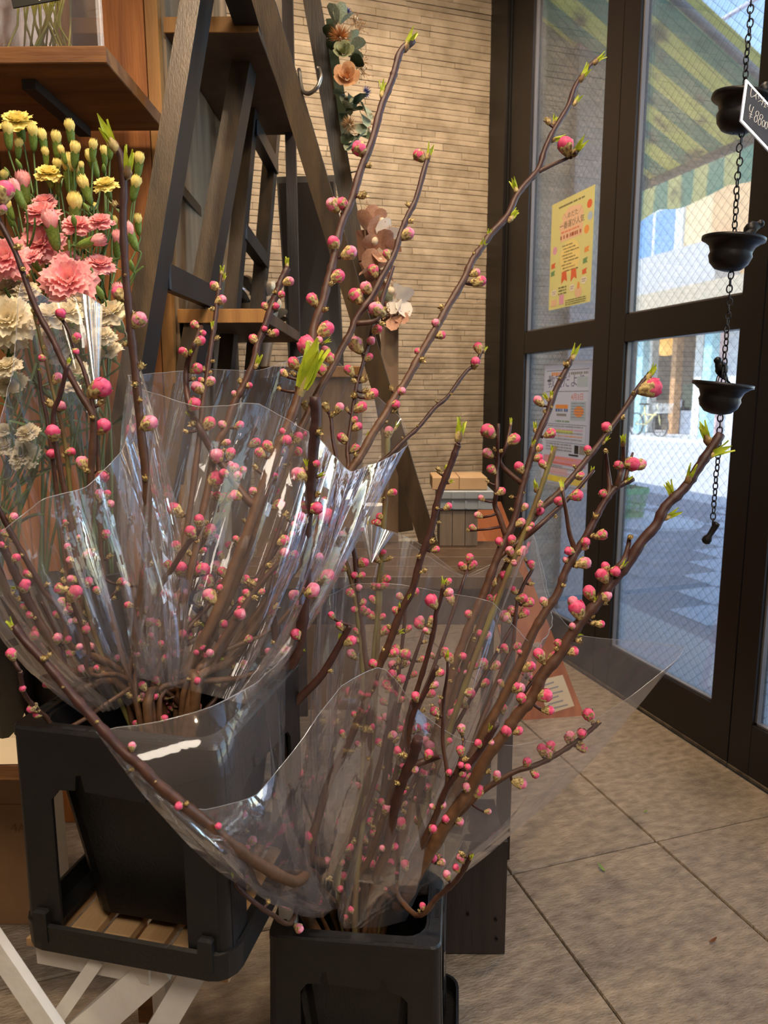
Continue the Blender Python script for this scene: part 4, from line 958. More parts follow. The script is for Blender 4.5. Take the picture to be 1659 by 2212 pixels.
# street front opposite
def fbox(m, X, x0, y0, x1, y1, t=.3, pad=0):       # box whose street face (plane X) covers pixel rectangle corners
    a, c = onx(x0, y1, X), onx(x1, y0, X); yl, yh = min(a.y, c.y), max(a.y, c.y)
    za, zb_ = min(onx(x0, y1, X).z, onx(x1, y1, X).z), max(onx(x0, y0, X).z, onx(x1, y0, X).z)
    m.box((X, yl-pad, za), (X+t, yh+pad, zb_)); return m
XF = 15.0
bl = thing('building', 'sunlit cream two-storey building with a blue window across the street', 'building', loc=(XF, 17, 0)); IBl = T((-XF, -17, 0))
cream_w = mat('cream_wall', (206, 190, 158), (198, 180, 148), rough=.9, scale=3, coord='Position')
MB().box((XF, 12.5, 3.45), (XF+4, 30, 9)).build('wall', cream_w, bl, IBl)
tan_w = mat('tan_wall', (190, 158, 122), rough=.9)
a = onx(1543, 400, XF-.4).y
MB().box((XF-.4, 8, 3.45), (XF+4, a, 9)).build('wall', tan_w, bl, IBl)
wy0, wy1 = onx(1478, 470, XF-.05).y, onx(1372, 470, XF-.05).y; wz0, wz1 = onx(1400, 588, XF).z, onx(1425, 437, XF).z
wh = mat('white_frame', (196, 204, 214), rough=.6); bw = mat('blue_window', (104, 148, 200), rough=.3)
wf = MB().box((XF-.08, wy0, wz0), (XF, wy1, wz1)).build('window_frame', wh, bl, IBl)
md = wy0+.42*(wy1-wy0)
for y0, y1 in ((wy0+.35, md+.25), (md+.4, wy1-.3)): MB().box((XF-.10, y0, wz0+.1), (XF-.0801, y1, wz1-.3)).build('pane', bw, wf)
z0, z1 = onx(1450, 632, XF-1).z, onx(1450, 545, XF-1).z
MB().box((XF-1.2, onx(1543, 600, XF-1.2).y, z0), (XF, onx(1366, 600, XF-1.2).y+4, z1)).build('balcony', mat('balcony_grey', (176, 178, 184), rough=.9), bl, IBl)
MB().box((XF-.6, onx(1543, 600, XF-1).y, z1), (XF-.3, onx(1470, 600, XF-1).y, z1+.18)).build('awning_edge', mat('pink_edge', (204, 130, 122), rough=.8), bl, IBl)
MB().box((XF-1.6, onx(1600, 650, XF-1.6).y-4, z0-.55), (XF, onx(1366, 650, XF-1.6).y+4, z0-.02)).build('eave', mat('beige_eave', (176, 164, 146), rough=.9), bl, IBl)
pst_m = mat('white_pillar', (226, 226, 222), rough=.8); lbm = mat('pale_blue_pole', (170, 216, 226), rough=.6)
shp = thing('shop_front', 'open shop front under the cream building, seen across the street', 'shop', loc=(XF, 15, 0)); ISh = T((-XF, -15, 0))
zt_ = z0-.55
MB().box((XF+2.2, 10, -.06), (XF+2.4, 26, zt_)).build('back_wall', mat('shop_back', (120, 108, 96), (80, 74, 68), rough=.9, scale=2), shp, ISh)
def pill(x0, x1, m, nm='pillar', X=XF, zh=None):
    y0, y1 = onx(x1, 850, X).y, onx(x0, 850, X).y
    MB().box((X, y0, -.05), (X+.25, y1, zt_ if zh is None else zh)).build(nm, m, shp, ISh)
pill(1372, 1384, lbm, 'pillar', XF-.6); pill(1397, 1404, pst_m); pill(1446, 1456, mat('wood_pillar', (196, 148, 104), rough=.7)); pill(1496, 1512, pst_m); pill(1514, 1531, lbm, 'pole', XF-.7); pill(1542, 1566, mat('pink_wall', (226, 190, 190), rough=.9), 'wall'); pill(1566, 1640, mat('shutter_white', (226, 226, 232), rough=.7), 'shutter')
pill(1460, 1496, mat('stall_blue', (150, 160, 178), rough=.8), 'counter', XF+.3, onx(1480, 888, XF).z)
MB().ball(ISh @ onx(1438, 748, XF+1.2), .45, 14, 10, 0, (1, 1, .7)).build('lamp', mat('lamp_glow', (255, 196, 110), emit=1.6), shp)
for x, c in ((1390, (190, 70, 66)), (1412, (120, 120, 70)), (1424, (90, 84, 80)), (1436, (110, 96, 80)), (1470, (200, 200, 214)), (1482, (80, 84, 88)), (1490, (110, 120, 100))):
    p = onx(x, 810, XF+1.4); MB().box((p.x, p.y-.28, -.05), (p.x+.3, p.y+.28, 1.1+.5*math.sin(x))).build('display', mat('display_%d' % x, c, rough=.8), shp, ISh)
# bicycle
Xb = 13.6; wc = onx(1427, 903, Xb); Rw = .33; by = thing('bicycle', 'bicycle with a pale yellow frame parked across the street', 'bicycle', loc=(Xb, wc.y, -.06))
tyre = mat('tyre', (70, 72, 78), rough=.8); yfr = mat('pale_yellow_paint', (240, 226, 160), rough=.4)
def wheel(y):
    m = MB(); m.tube([(0, y+Rw*math.cos(t), Rw+.0+Rw*math.sin(t)) for t in [2*PI*i/36 for i in range(36)]], .022, 6, closed=True)
    for i in range(12):
        t = 2*PI*i/12; m.tube([(0, y, Rw), (0, y+Rw*math.cos(t), Rw+Rw*math.sin(t))], .004, 3)
    m.build('wheel', tyre, by)
wheel(0); wheel(1.08)
m = MB()
for p_, q_, r2 in (((0, .0, Rw), (0, .18, .92), .02), ((0, .16, .72), (0, .62, .34), .03), ((0, .62, .34), (0, .74, .88), .02), ((0, .62, .34), (0, 1.08, Rw), .016), ((0, .72, .7), (0, 1.08, Rw), .014), ((0, .17, .62), (0, .70, .62), .018)): m.tube([p_, q_], r2, 6)
m.build('frame', yfr, by)
MB().tube([(-.28, .26, 1.02), (0, .18, .98), (.28, .26, 1.02)], .014, 6).build('handlebar', galv, by)
MB().box((-.08, .62, .90), (.08, .90, .95), 0, .02).build('saddle', iron, by)
g = MB(); g.box((-.17, -.22, .68), (.17, .10, .70))
for i in range(8):
    for x in (-.17, .17): g.tube([(x, -.22+.045*i, .69), (x*1.2, -.24+.05*i, .95)], .006, 4)
for i in range(6):
    for y in (-.22, .10): g.tube([(-.17+.068*i, y, .69), (-.2+.08*i, y*1.1, .95)], .006, 4)
g.build('basket', mat('basket_white', (230, 232, 234), rough=.6), by)
# cable against the sky
tag(MB().tube([onx(1530, 62, 7.0), onx(1570, 36, 7.1), onx(1650, -14, 7.3)], .03, 6).build('cable', mat('pale_cable', (186, 184, 206), rough=.6)), 'pale thick cable crossing the sky above the awning', 'cable')

# ================================================================== CARNATIONS
def petal_mat(name, c, c2, tl=.3, scale=6, rnd=.06):
    return mat(name, c, c2, rough=.65, scale=scale, translucent=tl, rnd=rnd, spec=.3)
yel = petal_mat('yellow_petal', (250, 236, 158), (242, 222, 124)); pnk = petal_mat('carnation_pink', (252, 196, 192), (246, 158, 166)); wht = petal_mat('cream_white_petal', (246, 236, 210), (238, 224, 190))
calg = mat('calyx_green', (126, 150, 66), (96, 124, 48), rough=.5, scale=6, rnd=.1, translucent=.1)
stg = mat('carnation_stem', (96, 122, 62), (74, 100, 50), rough=.5, scale=12)
def carn_open(name, m, seed, flat=1.0):
    r = random.Random(seed); b = MB(); NA = 44
    for j, (R1, zt, dr) in enumerate(((1.0, .02, .24), (.97, .16, .22), (.84, .30, .22), (.68, .42, .2), (.5, .50, .18), (.32, .55, .15))):
        ph = [r.uniform(0, 6.28) for _ in range(5)]; o = len(b.v); NR = 4
        for q in range(NR):
            t = q/(NR-1)
            for k in range(NA):
                a = 2*PI*k/NA
                wv = (math.sin(5*a+ph[0])*.5+math.sin(9*a+ph[1])*.35+math.sin(14*a+ph[2])*.3)
                cut = .07*(1 if k % 2 else -1)*(1 if q == NR-1 else 0)
                rad = (.12+(R1-.12)*t)*(1+.10*math.sin(5*a+ph[3])*t)+cut*R1
                zz = zt*t**.8*flat - .22*R1*t*t*(1 if j < 2 else 0) + wv*dr*t*R1*.55
                b.v.append(Vector((rad*math.cos(a), rad*math.sin(a), zz)))
        for q in range(NR-1):
            for k in range(NA):
                k2 = (k+1) % NA; b.f.append([o+q*NA+k, o+q*NA+k2, o+(q+1)*NA+k2, o+(q+1)*NA+k]); b.mi.append(0); b.sm.append(True)
    return b.mesh(name, m)
def carn_tuft(name, m, seed):        # half-open: a narrow upright tuft
    r = random.Random(seed); b = MB(); NA = 22
    for j, (Rt, zt) in enumerate(((.62, 1.0), (.5, 1.10), (.34, 1.18), (.18, 1.2))):
        ph = [r.uniform(0, 6.28) for _ in range(3)]; o = len(b.v)
        for q, (rr, zz) in enumerate(((.34, -.35), (.50+.08*(Rt-.3), .15), (Rt*1.0, .62), (Rt*.72, zt))):
            for k in range(NA):
                a = 2*PI*k/NA; wv = math.sin(4*a+ph[0])*.16+math.sin(7*a+ph[1])*.16
                sh_ = 1 if q == 3 else .5 if q == 2 else 0
                b.v.append(Vector(((rr*(1+wv*sh_))*math.cos(a), (rr*(1+wv*sh_))*math.sin(a), zz+sh_*.10*(1 if k % 2 else -1)+wv*.4*sh_)))
        for q in range(3):
            for k in range(NA):
                k2 = (k+1) % NA; b.f.append([o+q*NA+k, o+q*NA+k2, o+(q+1)*NA+k2, o+(q+1)*NA+k]); b.mi.append(0); b.sm.append(True)
    return b.mesh(name, m)
def calyx_mesh():
    b = MB(); NA = 15; prof = [(.06, -1.75), (.26, -1.62), (.40, -1.2), (.47, -.7), (.50, -.25)]
    for rr, zz in prof:
        for k in range(NA): a = 2*PI*k/NA; b.v.append(Vector((rr*math.cos(a), rr*math.sin(a), zz)))
    for k in range(NA):
        a = 2*PI*k/NA; tt = (k % 3); b.v.append(Vector(((.55*math.cos(a)), .55*math.sin(a), (.22, -.08, -.08)[tt])))
    for q in range(5):
        for k in range(NA): k2 = (k+1) % NA; b.f.append([q*NA+k, q*NA+k2, (q+1)*NA+k2, (q+1)*NA+k]); b.mi.append(0); b.sm.append(True)
    return b.mesh('calyx', calg)
CAL = calyx_mesh()
opens = {c: [carn_open('bloom', m, s+i) for i in range(3)] for c, m, s in (('y', yel, 10), ('p', pnk, 20), ('w', wht, 30))}
tufts = {c: [carn_tuft('bloom', m, s+i) for i in range(3)] for c, m, s in (('y', yel, 40), ('p', pnk, 50), ('w', wht, 60))}
gbud = MB().lathe([(.02, -1.2), (.3, -1.1), (.5, -.5), (.52, 0), (.36, .6), (.10, 1.0), (.0, 1.05)], 10).mesh('green_bud', calg)
cleaf = leafmesh('leaf', stg, 1, .10, .35, 5)
cr2 = random.Random(33)
def cY(x, y): return x/4.879, 220+y/4.879
def cW(x, y): return x/4.424, 600+y/4.424
POT = {'y': at(215, 1210, 1.27), 'p': at(110, 1230, 1.22), 'w': at(0, 1250, 1.19)}
def spray(color, label, items, D, crop, sc_):
    base = POT[color] + V*cr2.uniform(-.03, .03) + U*cr2.uniform(-.02, .02)
    P = [at(*crop(x, y), D + cr2.uniform(-.03, .05)) for x, y, r, k in items]
    mean = sum(P, Vector())/len(P); low = min(p.z for p in P)
    node_ = mean*.72 + base*.28; node_.z = min(low-.055, node_.z+.05)
    t = thing('carnation', label, 'carnation', {'y': 'yellow carnations', 'p': 'pink carnations', 'w': 'white carnations'}[color], loc=base); I = T(-base)
    sm_ = MB(); mid = node_*.5+base*.5+V*cr2.uniform(-.02, .02)
    path = smooth_path([base-Z*.12, base, mid, node_], 4); sm_.tube([I @ p for p in path], .0022, 6)
    lv = []
    for (x, y, r, k), p in zip(items, P):
        R = r/sc_*D/FPX
        ax = Z*1.0 + V*cr2.uniform(-.35, .35) + TOC*(.25 if k == 't' else .75)
        if k == 'f': ax = TOC*1.0+Z*.35+V*cr2.uniform(-.3, .3)
        if k == 's': ax = RT*.9+Z*.25
        ax.normalize()
        if k in 'of': s_ = R*(1.3 if color == 'w' else 1.2); tail = s_*1.0; cs = max(.012, s_*.62)
        elif k in 'ts': s_ = R*1.6; tail = s_; cs = s_
        else: s_ = R*1.2; tail = s_*.8; cs = s_
        sp = I @ p
        if k == 'g': link('green_bud', gbud, t, axisM(sp, ax, s_)); b0_ = p-ax*s_*1.1
        else:
            bl_ = link('bloom', cr2.choice(opens[color] if k in 'of' else tufts[color]), t, axisM(sp, ax, s_, cr2.uniform(0, 6)))
            link('calyx', CAL, bl_, Matrix.Scale(cs/s_, 4) @ T((0, 0, -.08)))
            b0_ = p - ax*cs*1.7
        j = (b0_+node_)/2 - Z*.008 - ax*.008
        sm_.tube([I @ q for q in smooth_path([b0_, b0_-ax*.012, j, node_], 4)], .0015, 5)
        if cr2.random() < .7: lv.append((j, V*cr2.uniform(-1, 1)+Z*.6+TOC*cr2.uniform(-.4, .8), cr2.uniform(.03, .055)))
    for i in range(3):
        q = base.lerp(node_, cr2.uniform(.35, .95)); lv.append((q, V*cr2.uniform(-1, 1)+Z*.5+TOC*cr2.uniform(-.2, 1), cr2.uniform(.05, .09)))
    sm_.build('stem', stg, t)
    for q, d, l in lv: link('leaf', cleaf, t, axisM(I @ q, d, l, cr2.uniform(0, 6)))
for lab, it in (
  ('yellow carnation stem with the large fully open ruffled bloom at the top left', [(190, 215, 150, 'o'), (85, 330, 55, 't'), (350, 350, 55, 't'), (195, 470, 45, 't'), (195, 655, 45, 'g')]),
  ('yellow carnation with two tube-shaped buds just right of the large open bloom', [(450, 395, 54, 't'), (480, 560, 40, 't')]),
  ('yellow carnation with a tall bud third from the left in the upper row', [(595, 420, 54, 't'), (655, 540, 38, 't')]),
  ('yellow carnation carrying the highest closed bud under the shelf', [(740, 300, 56, 't'), (790, 530, 54, 't'), (725, 625, 42, 't')]),
  ('yellow carnation with a pair of buds left of the tall blurred twig', [(980, 490, 46, 't'), (970, 620, 58, 't')]),
  ('yellow carnation whose buds touch the tall blurred twig', [(1100, 550, 44, 't'), (1165, 470, 44, 't'), (1095, 700, 40, 'g')]),
  ('rightmost yellow carnation beside the orange planks', [(1465, 640, 56, 't'), (1425, 885, 56, 't')]),
  ('yellow carnation with a flat open side-facing bloom in the middle', [(510, 760, 112, 'o'), (605, 850, 44, 't'), (600, 690, 46, 't')]),
  ('yellow carnation with a broad half-open bloom above the pink ones', [(740, 720, 86, 't'), (810, 740, 50, 't'), (860, 690, 30, 't')]),
  ('yellow carnation with a round bloom and a plump bud in the centre', [(895, 900, 60, 't'), (790, 1110, 74, 't'), (905, 1110, 38, 'g')]),
  ('yellow carnation with a wide cup bloom left of the blurred twig', [(1115, 880, 105, 'o'), (1005, 1130, 34, 't')]),
  ('lowest yellow carnation, its buds among the pink blooms at right', [(1200, 1290, 46, 't'), (1455, 1270, 46, 't'), (1160, 1210, 45, 'g')]),
  ('yellow carnation buds at the far left edge', [(40, 800, 42, 't'), (90, 1110, 46, 't'), (100, 1190, 46, 't'), (70, 730, 36, 'g')])):
    spray('y', lab, it, 1.17, cY, 4.879)
for lab, it in (
  ('pink carnation half open below the large yellow bloom', [(250, 880, 75, 't'), (250, 1080, 54, 'g'), (170, 940, 60, 't')]),
  ('pink carnation with two ruffled blooms one above the other', [(470, 1060, 112, 'o'), (440, 1180, 160, 'o'), (540, 1310, 85, 't')]),
  ('pink carnation with a small open bloom behind a dark green bud', [(810, 1310, 135, 'o'), (778, 1245, 45, 'g')]),
  ('pink carnation with a bloom and green bud just left of the blurred twig', [(1060, 1270, 112, 'o'), (1040, 1275, 54, 'g'), (990, 1470, 66, 's')]),
  ('large flat open pink carnation facing the camera', [(430, 1500, 205, 'f'), (330, 1640, 90, 'o')]),
  ('open pink carnation cut by the left edge', [(70, 1650, 205, 'f')]),
  ('large pink carnation low above the clear wrap', [(730, 1890, 235, 'f'), (690, 1690, 140, 'o'), (395, 1740, 48, 'g')]),
  ('pink carnation with wavy bloom right of the large one', [(1050, 1720, 130, 'o'), (950, 1780, 50, 'g'), (960, 1870, 55, 'g')]),
  ('pink carnation buds at the right by the ladder', [(1370, 1390, 62, 't'), (1240, 1470, 62, 't'), (1250, 2010, 52, 't'), (1050, 2000, 55, 'g'), (1385, 1720, 45, 'g')])):
    spray('p', lab, it, 1.12, cY, 4.879)
for lab, it in (
  ('largest white carnation at the left edge', [(85, 400, 185, 'f'), (60, 120, 130, 'o'), (260, 130, 100, 'o')]),
  ('round white carnation below the largest white one', [(120, 570, 115, 'f'), (10, 620, 90, 'o')]),
  ('white carnations behind the left clear wrap, topmost pair', [(480, 370, 135, 'o'), (650, 340, 120, 'o')]),
  ('white carnation right of the wrap crease, partly behind the twig', [(760, 230, 100, 'o'), (1075, 340, 145, 'o')]),
  ('white carnation in the middle of the left clear wrap', [(520, 490, 100, 'o'), (550, 720, 95, 'f')]),
  ('white carnation drooping behind the bright crease of film', [(700, 480, 75, 'o'), (985, 560, 95, 'o'), (1045, 690, 95, 'o')]),
  ('white carnation deep inside the wrap', [(730, 880, 85, 'f'), (685, 1040, 60, 'o')]),
  ('white carnation with layered petals at the left, half way down', [(80, 850, 100, 'o'), (100, 1010, 125, 'o')]),
  ('white carnation low at the left edge', [(40, 1450, 62, 'o'), (55, 1610, 95, 'o')]),
  ('lowest white carnation beside the silver folds', [(265, 1480, 90, 'o'), (225, 1690, 122, 'f')])):
    spray('w', lab, it, 1.075, cW, 4.424)
# table and vases for the carnations (seen only between stems and film)
tbz = .5; tp = at(120, 1400, 1.22)
tbm = uframe((tp.x, tp.y, 0)); tbt = thing('side_table', 'plain wooden side table behind the left bucket that carries the carnation pots', 'table', M=tbm)
MB().box((-.34, -.08, tbz-.03), (.16, .20, tbz), 0, .003).build('top', shelf_wood, tbt)
for x in (-.33, .13):
    for y in (-.07, .16): MB().box((x, y, 0), (x+.03, y+.03, tbz-.0305)).build('leg', shelf_wood, tbt)
for c, lab in (('y', 'black pot holding the yellow carnations'), ('p', 'black pot holding the pink carnations'), ('w', 'black pot holding the white carnations')):
    p = POT[c]; hh_ = p.z-tbz-.02
    o = MB().lathe([(.001, 0), (.04, 0), (.052, hh_), (.054, hh_+.004), (.050, hh_+.002), (.038, .004), (.001, .004)], 24).build('flower_pot', black_plastic, None, T((p.x, p.y, tbz+.0005)))
    tag(o, lab + ' on the side table', 'pot')

# ================================================================== PEACH BRANCHES
sc_tan = mat('bud_scale_tan', (206, 184, 122), (126, 96, 62), rough=.7, scale=2.2, fac=(.42, .62), rnd=.15)
pinkm = mat('peach_bud_pink', (246, 116, 154), (234, 72, 120), rough=.55, scale=1.6, rnd=.10, translucent=.12, spec=.3)
leafg = mat('young_leaf', (206, 214, 66), (172, 190, 46), rough=.5, scale=2, translucent=.3, rnd=.1)
def bud_mesh(seed, opened=0):
    r = random.Random(seed); b = MB(); NA, NV = 16, 10; ph = r.uniform(0, 6.28); tw = r.choice((-1, 1))*r.uniform(1.2, 2.2); k3 = r.choice((3, 4))
    for j in range(NV):
        th = PI*(j+.02)/(NV-1+.04); z_ = -math.cos(th)
        for k in range(NA):
            a = 2*PI*k/NA; w_ = (k3*a+tw*z_*1.6+ph)
            rr = 1+.10*abs(math.sin(w_/2*1))-.05 + .03*math.sin(7*a+5*z_+ph) + opened*(.10*math.sin(5*a+4*z_)+.07*math.sin(11*a-6*z_+ph))
            b.v.append(Vector((rr*math.sin(th)*math.cos(a), rr*math.sin(th)*math.sin(a), 1.10*z_*(1+.02*math.sin(3*a+ph)))))
    for j in range(NV-1):
        for k in range(NA): k2 = (k+1) % NA; b.f.append([j*NA+k, j*NA+k2, (j+1)*NA+k2, (j+1)*NA+k]); b.mi.append(0); b.sm.append(True)
    for i in range(3 if not opened else 6):                # overlapping outer petals
        a0 = ph+2*PI*i/(3 if not opened else 6); o = len(b.v)
        for q in range(5):
            t = q/4; zc = -.7+1.55*t; rad = (1.05+.10*opened*t)*math.sqrt(max(.02, 1-(zc/1.28)**2))+.03+.05*t
            for k in range(5):
                s_ = (k-2)/2*.62*(1-.35*t*t); b.v.append(Vector((rad*math.cos(a0+s_), rad*math.sin(a0+s_), zc-.12*abs(k-2)*t)))
        for q in range(4):
            for k in range(4): b.f.append([o+q*5+k, o+q*5+k+1, o+q*5+k+6, o+q*5+k+5]); b.mi.append(0); b.sm.append(True)
    return b.mesh('flower_bud', pinkm)
pinkp = mat('peach_bud_pale_pink', (248, 172, 190), (238, 112, 152), rough=.55, scale=1.6, rnd=.08, translucent=.12, spec=.3)
BUD = [bud_mesh(s) for s in range(5)]
for s_ in (5, 6):
    BUD.append(bud_mesh(s_)); BUD[-1].materials[0] = pinkp; BUDO = [bud_mesh(s+20, 1) for s in range(2)]
def cal_mesh(seed, up):
    r = random.Random(seed); b = MB(); NA = 20
    for rr, zz in ((.12, -1.95), (.46, -1.8), (.62, -1.5), (.86, -1.0), (1.06, -.5), (1.16, -.1)):
        for k in range(NA):
            a = 2*PI*k/NA; b.v.append(Vector((rr*(1+.08*math.sin(5*a)+r.gauss(0, .025))*math.cos(a), rr*(1+.08*math.sin(5*a)+r.gauss(0, .025))*math.sin(a), zz+r.gauss(0, .03))))
    for k in range(NA):
        a = 2*PI*k/NA; l = max(0, math.cos(2.5*a))**1.0; l = abs(math.cos(2.5*a)); b.v.append(Vector(((1.14-.10*l)*math.cos(a), (1.14-.10*l)*math.sin(a), -.05+up*l+r.gauss(0, .05))))
    for q in range(6):
        for k in range(NA): k2 = (k+1) % NA; b.f.append([q*NA+k, q*NA+k2, (q+1)*NA+k2, (q+1)*NA+k]); b.mi.append(0); b.sm.append(True)
    return b.mesh('calyx', sc_tan)
CALS = [cal_mesh(s, u) for s, u in ((1, .35), (2, .55), (3, .25))]
def scalebud(seed):
    r = random.Random(seed); b = MB()
    b.lathe([(.05, -1.1), (.4, -.9), (.6, -.2), (.5, .4), (.15, .8)], 8)
    for i in range(11):
        a = i*2.4; t = i/11; z0 = -.7+1.0*t; r0 = .62*(1-.25*t); o = len(b.v); d = Vector((math.cos(a), math.sin(a), 0)); s_ = Vector((-math.sin(a), math.cos(a), 0)); ou = r.uniform(.05, .45)
        pts = [d*r0*.85+s_*.32+Z*z0, d*r0*.85-s_*.32+Z*z0, d*(r0+.12)+s_*.26+Z*(z0+.45), d*(r0+.12)-s_*.26+Z*(z0+.45), d*(r0+ou)+Z*(z0+.95)]
        b.add(pts, [(0, 1, 3, 2), (2, 3, 4)], 0, True)
    return b.mesh('leaf_bud', sc_tan)
SCB = [scalebud(s) for s in range(4)]
def shoot(seed, base=1.0, nb=4, ouk=1.0):
    r = random.Random(seed); b = MB(); b.lathe([(.05, -1.05), (.22*base, -.92), (.30*base, -.6), (.18*base, -.2)], 8, 1)
    for i in range(nb):
        a = 2*PI*i/nb+r.uniform(-.4, .4); L_ = r.uniform(1.0, 1.7); ou = r.uniform(.05, .36)*ouk; wd = r.uniform(.40, .56); d = Vector((math.cos(a), math.sin(a), 0)); s_ = Vector((-math.sin(a), math.cos(a), 0)); o = len(b.v); n = 5
        for q in range(n+1):
            t = q/n; ww = wd*math.sin(PI*min(.97, t*.8+.2))*(1-t*.15)
            c_ = d*(.10+ou*t*t)+Z*(-.6+L_*t)
            b.v += [c_+s_*ww*.5+d*.06, c_-d*.04, c_-s_*ww*.5+d*.06]
        for q in range(n):
            for k in (0, 1): b.f.append([o+3*q+k, o+3*q+k+1, o+3*q+k+4, o+3*q+k+3]); b.mi.append(0); b.sm.append(True)
    return b.mesh('leaf_shoot', [leafg, sc_tan])
SHT = [shoot(s) for s in range(5)]; SHB = shoot(9, .5, 7, .8)

# branch data: key, bunch, label, depth at tip, depth at base, half width px at tip/base, image path tip -> base, side twigs
BR = []
def br(key, bunch, label, d0, d1, r0, r1, pts, twigs=(), cut=False, green=False): BR.append((key, bunch, label, d0, d1, r0, r1, pts, twigs, cut, green))
LD, RD = depth(LTOP), depth(RTOP)
br('L1', 'L', 'peach branch with the blurred pale shoot before the yellow carnations', .80, .90, 8, 11, [(245, 312), (262, 340), (268, 400), (266, 480), (272, 600), (281, 700), (292, 800), (303, 915), (316, 1040), (318, 1120), (312, 1230), (295, 1400), (272, 1555)])
br('L2', 'L', 'thin peach branch leaning left across the white carnations', .86, .92, 6, 9, [(-12, 455), (0, 480), (34, 547), (61, 622), (84, 679), (115, 736), (135, 780), (169, 844), (199, 895), (202, 930), (195, 1040), (191, 1152), (179, 1216), (172, 1400), (190, 1550)])
br('L3', 'L', 'short dark peach branch with a big beige knot inside the left wrap', .84, .92, 5, 8, [(146, 788), (136, 830), (127, 861), (116, 890), (117, 940), (125, 986), (135, 1040), (145, 1084), (162, 1189), (173, 1267), (180, 1400), (200, 1550)])
br('L4', 'L', 'slender olive green peach twig in the left wrap', .88, .93, 4, 6, [(73, 672), (84, 716), (101, 784), (116, 851), (132, 915), (145, 986), (152, 1060), (168, 1170), (185, 1300), (210, 1550)], green=True)
br('L5', 'L', 'small peach twig ending in a round pink bud before the white blooms', .90, .93, 4, 6, [(123, 672), (149, 716), (165, 764), (182, 804), (205, 900), (215, 1050), (225, 1250), (230, 1550)])
br('L6', 'L', 'short brown peach twig at the left of the left wrap', .90, .92, 4, 6, [(84, 800), (89, 845), (101, 902), (108, 950), (120, 1040), (140, 1200), (165, 1380), (185, 1550)])
br('L7', 'L', 'grey-brown peach branch rising to the left edge', .82, .90, 6, 8, [(-10, 1085), (0, 1105), (34, 1169), (68, 1230), (95, 1277), (128, 1314), (142, 1354), (158, 1400), (200, 1550)])
br('L8', 'L', 'stout olive-brown peach branch low at the left edge', .78, .90, 9, 12, [(-20, 1130), (0, 1169), (20, 1209), (44, 1263), (68, 1311), (85, 1345), (112, 1390), (150, 1450), (205, 1550)])
br('L9', 'L', 'second stout peach branch below it at the left edge', .77, .90, 8, 11, [(-20, 1190), (0, 1236), (30, 1324), (50, 1375), (90, 1440), (140, 1500), (200, 1560)])
br('L11', 'L', 'bare dark peach twig stub low in the left wrap', .84, .90, 4, 5, [(89, 1299), (111, 1344), (135, 1402), (165, 1470), (205, 1550)], cut=True)
br('L12', 'L', 'curved peach twig with a pink bud low in the left wrap', .84, .90, 4, 6, [(140, 1268), (149, 1280), (165, 1324), (182, 1364), (192, 1405), (194, 1456), (210, 1550)])
br('L13', 'L', 'peach twig peeping out below the left wrap at the box', .76, .88, 5, 6, [(44, 1450), (46, 1470), (57, 1506), (98, 1547), (150, 1572), (210, 1575)])
br('L20', 'L', 'tallest peach branch, its green tip above the hanging swag', 1.10, .93, 8, 14, [(893, 88), (866, 111), (853, 152), (846, 175), (824, 230), (804, 304), (780, 365), (760, 432), (736, 490), (721, 560), (709, 605), (696, 659), (679, 703), (672, 760), (652, 820), (642, 865), (618, 929), (594, 985), (564, 1060), (534, 1152), (500, 1236), (462, 1337), (405, 1450), (340, 1555)],
   [[(435, 706), (419, 747), (405, 784), (402, 830), (408, 870), (417, 900), (432, 926), (456, 970), (483, 1007), (506, 1040), (530, 1074), (556, 1100)]])
br('L21', 'L', 'dark peach branch with a red-green tip right of the tallest branch', 1.14, .95, 6, 11, [(925, 340), (919, 358), (898, 432), (881, 466), (865, 506), (851, 551), (824, 601), (800, 645), (770, 686), (757, 719), (736, 757), (716, 797), (696, 831), (660, 905), (620, 990), (565, 1120), (490, 1300), (400, 1480), (350, 1555)],
   [[(850, 575), (842, 600), (826, 645), (815, 690), (812, 715)]])
br('L22', 'L', 'thin upright peach branch in front of the paper cup', 1.14, .96, 4, 7, [(808, 695), (796, 745), (773, 824), (767, 854), (757, 922), (750, 973), (752, 1010), (735, 1110), (690, 1260), (560, 1450), (380, 1550)])
br('L23', 'L', 'long straight peach branch reaching up to the glass door', 1.28, .96, 6, 13, [(1299, 124), (1279, 138), (1245, 183), (1227, 231), (1200, 276), (1178, 321), (1163, 366), (1137, 396), (1115, 425), (1096, 466), (1062, 504), (1040, 535), (1020, 564), (1000, 608), (966, 665), (942, 709), (912, 760), (875, 827), (854, 858), (831, 898), (804, 939), (780, 983), (757, 1016), (730, 1070), (680, 1160), (600, 1280), (500, 1420), (380, 1550)],
   [[(1245, 328), (1227, 341), (1197, 354), (1160, 370)]])
br('L24', 'L', 'slender reddish peach branch arching right before the stone wall', 1.22, .96, 4, 7, [(1040, 760), (1027, 787), (1006, 804), (966, 858), (939, 881), (905, 922), (875, 949), (838, 986), (804, 1013), (763, 1043), (700, 1120), (600, 1260), (480, 1420), (370, 1550)])
br('L25', 'L', 'peach branch cut square at the top before the black panel', 1.05, .93, 8, 10, [(622, 579), (608, 605), (598, 632), (588, 659), (571, 709), (557, 743), (547, 787), (524, 838), (506, 870), (486, 929), (468, 962), (448, 1060), (420, 1200), (370, 1400), (320, 1550)], cut=True)
br('L26', 'L', 'thin pinkish peach branch before the ladder rails', 1.02, .92, 5, 8, [(480, 585), (474, 620), (469, 649), (466, 683), (456, 750), (446, 818), (439, 861), (430, 950), (402, 1150), (355, 1350), (305, 1550)])
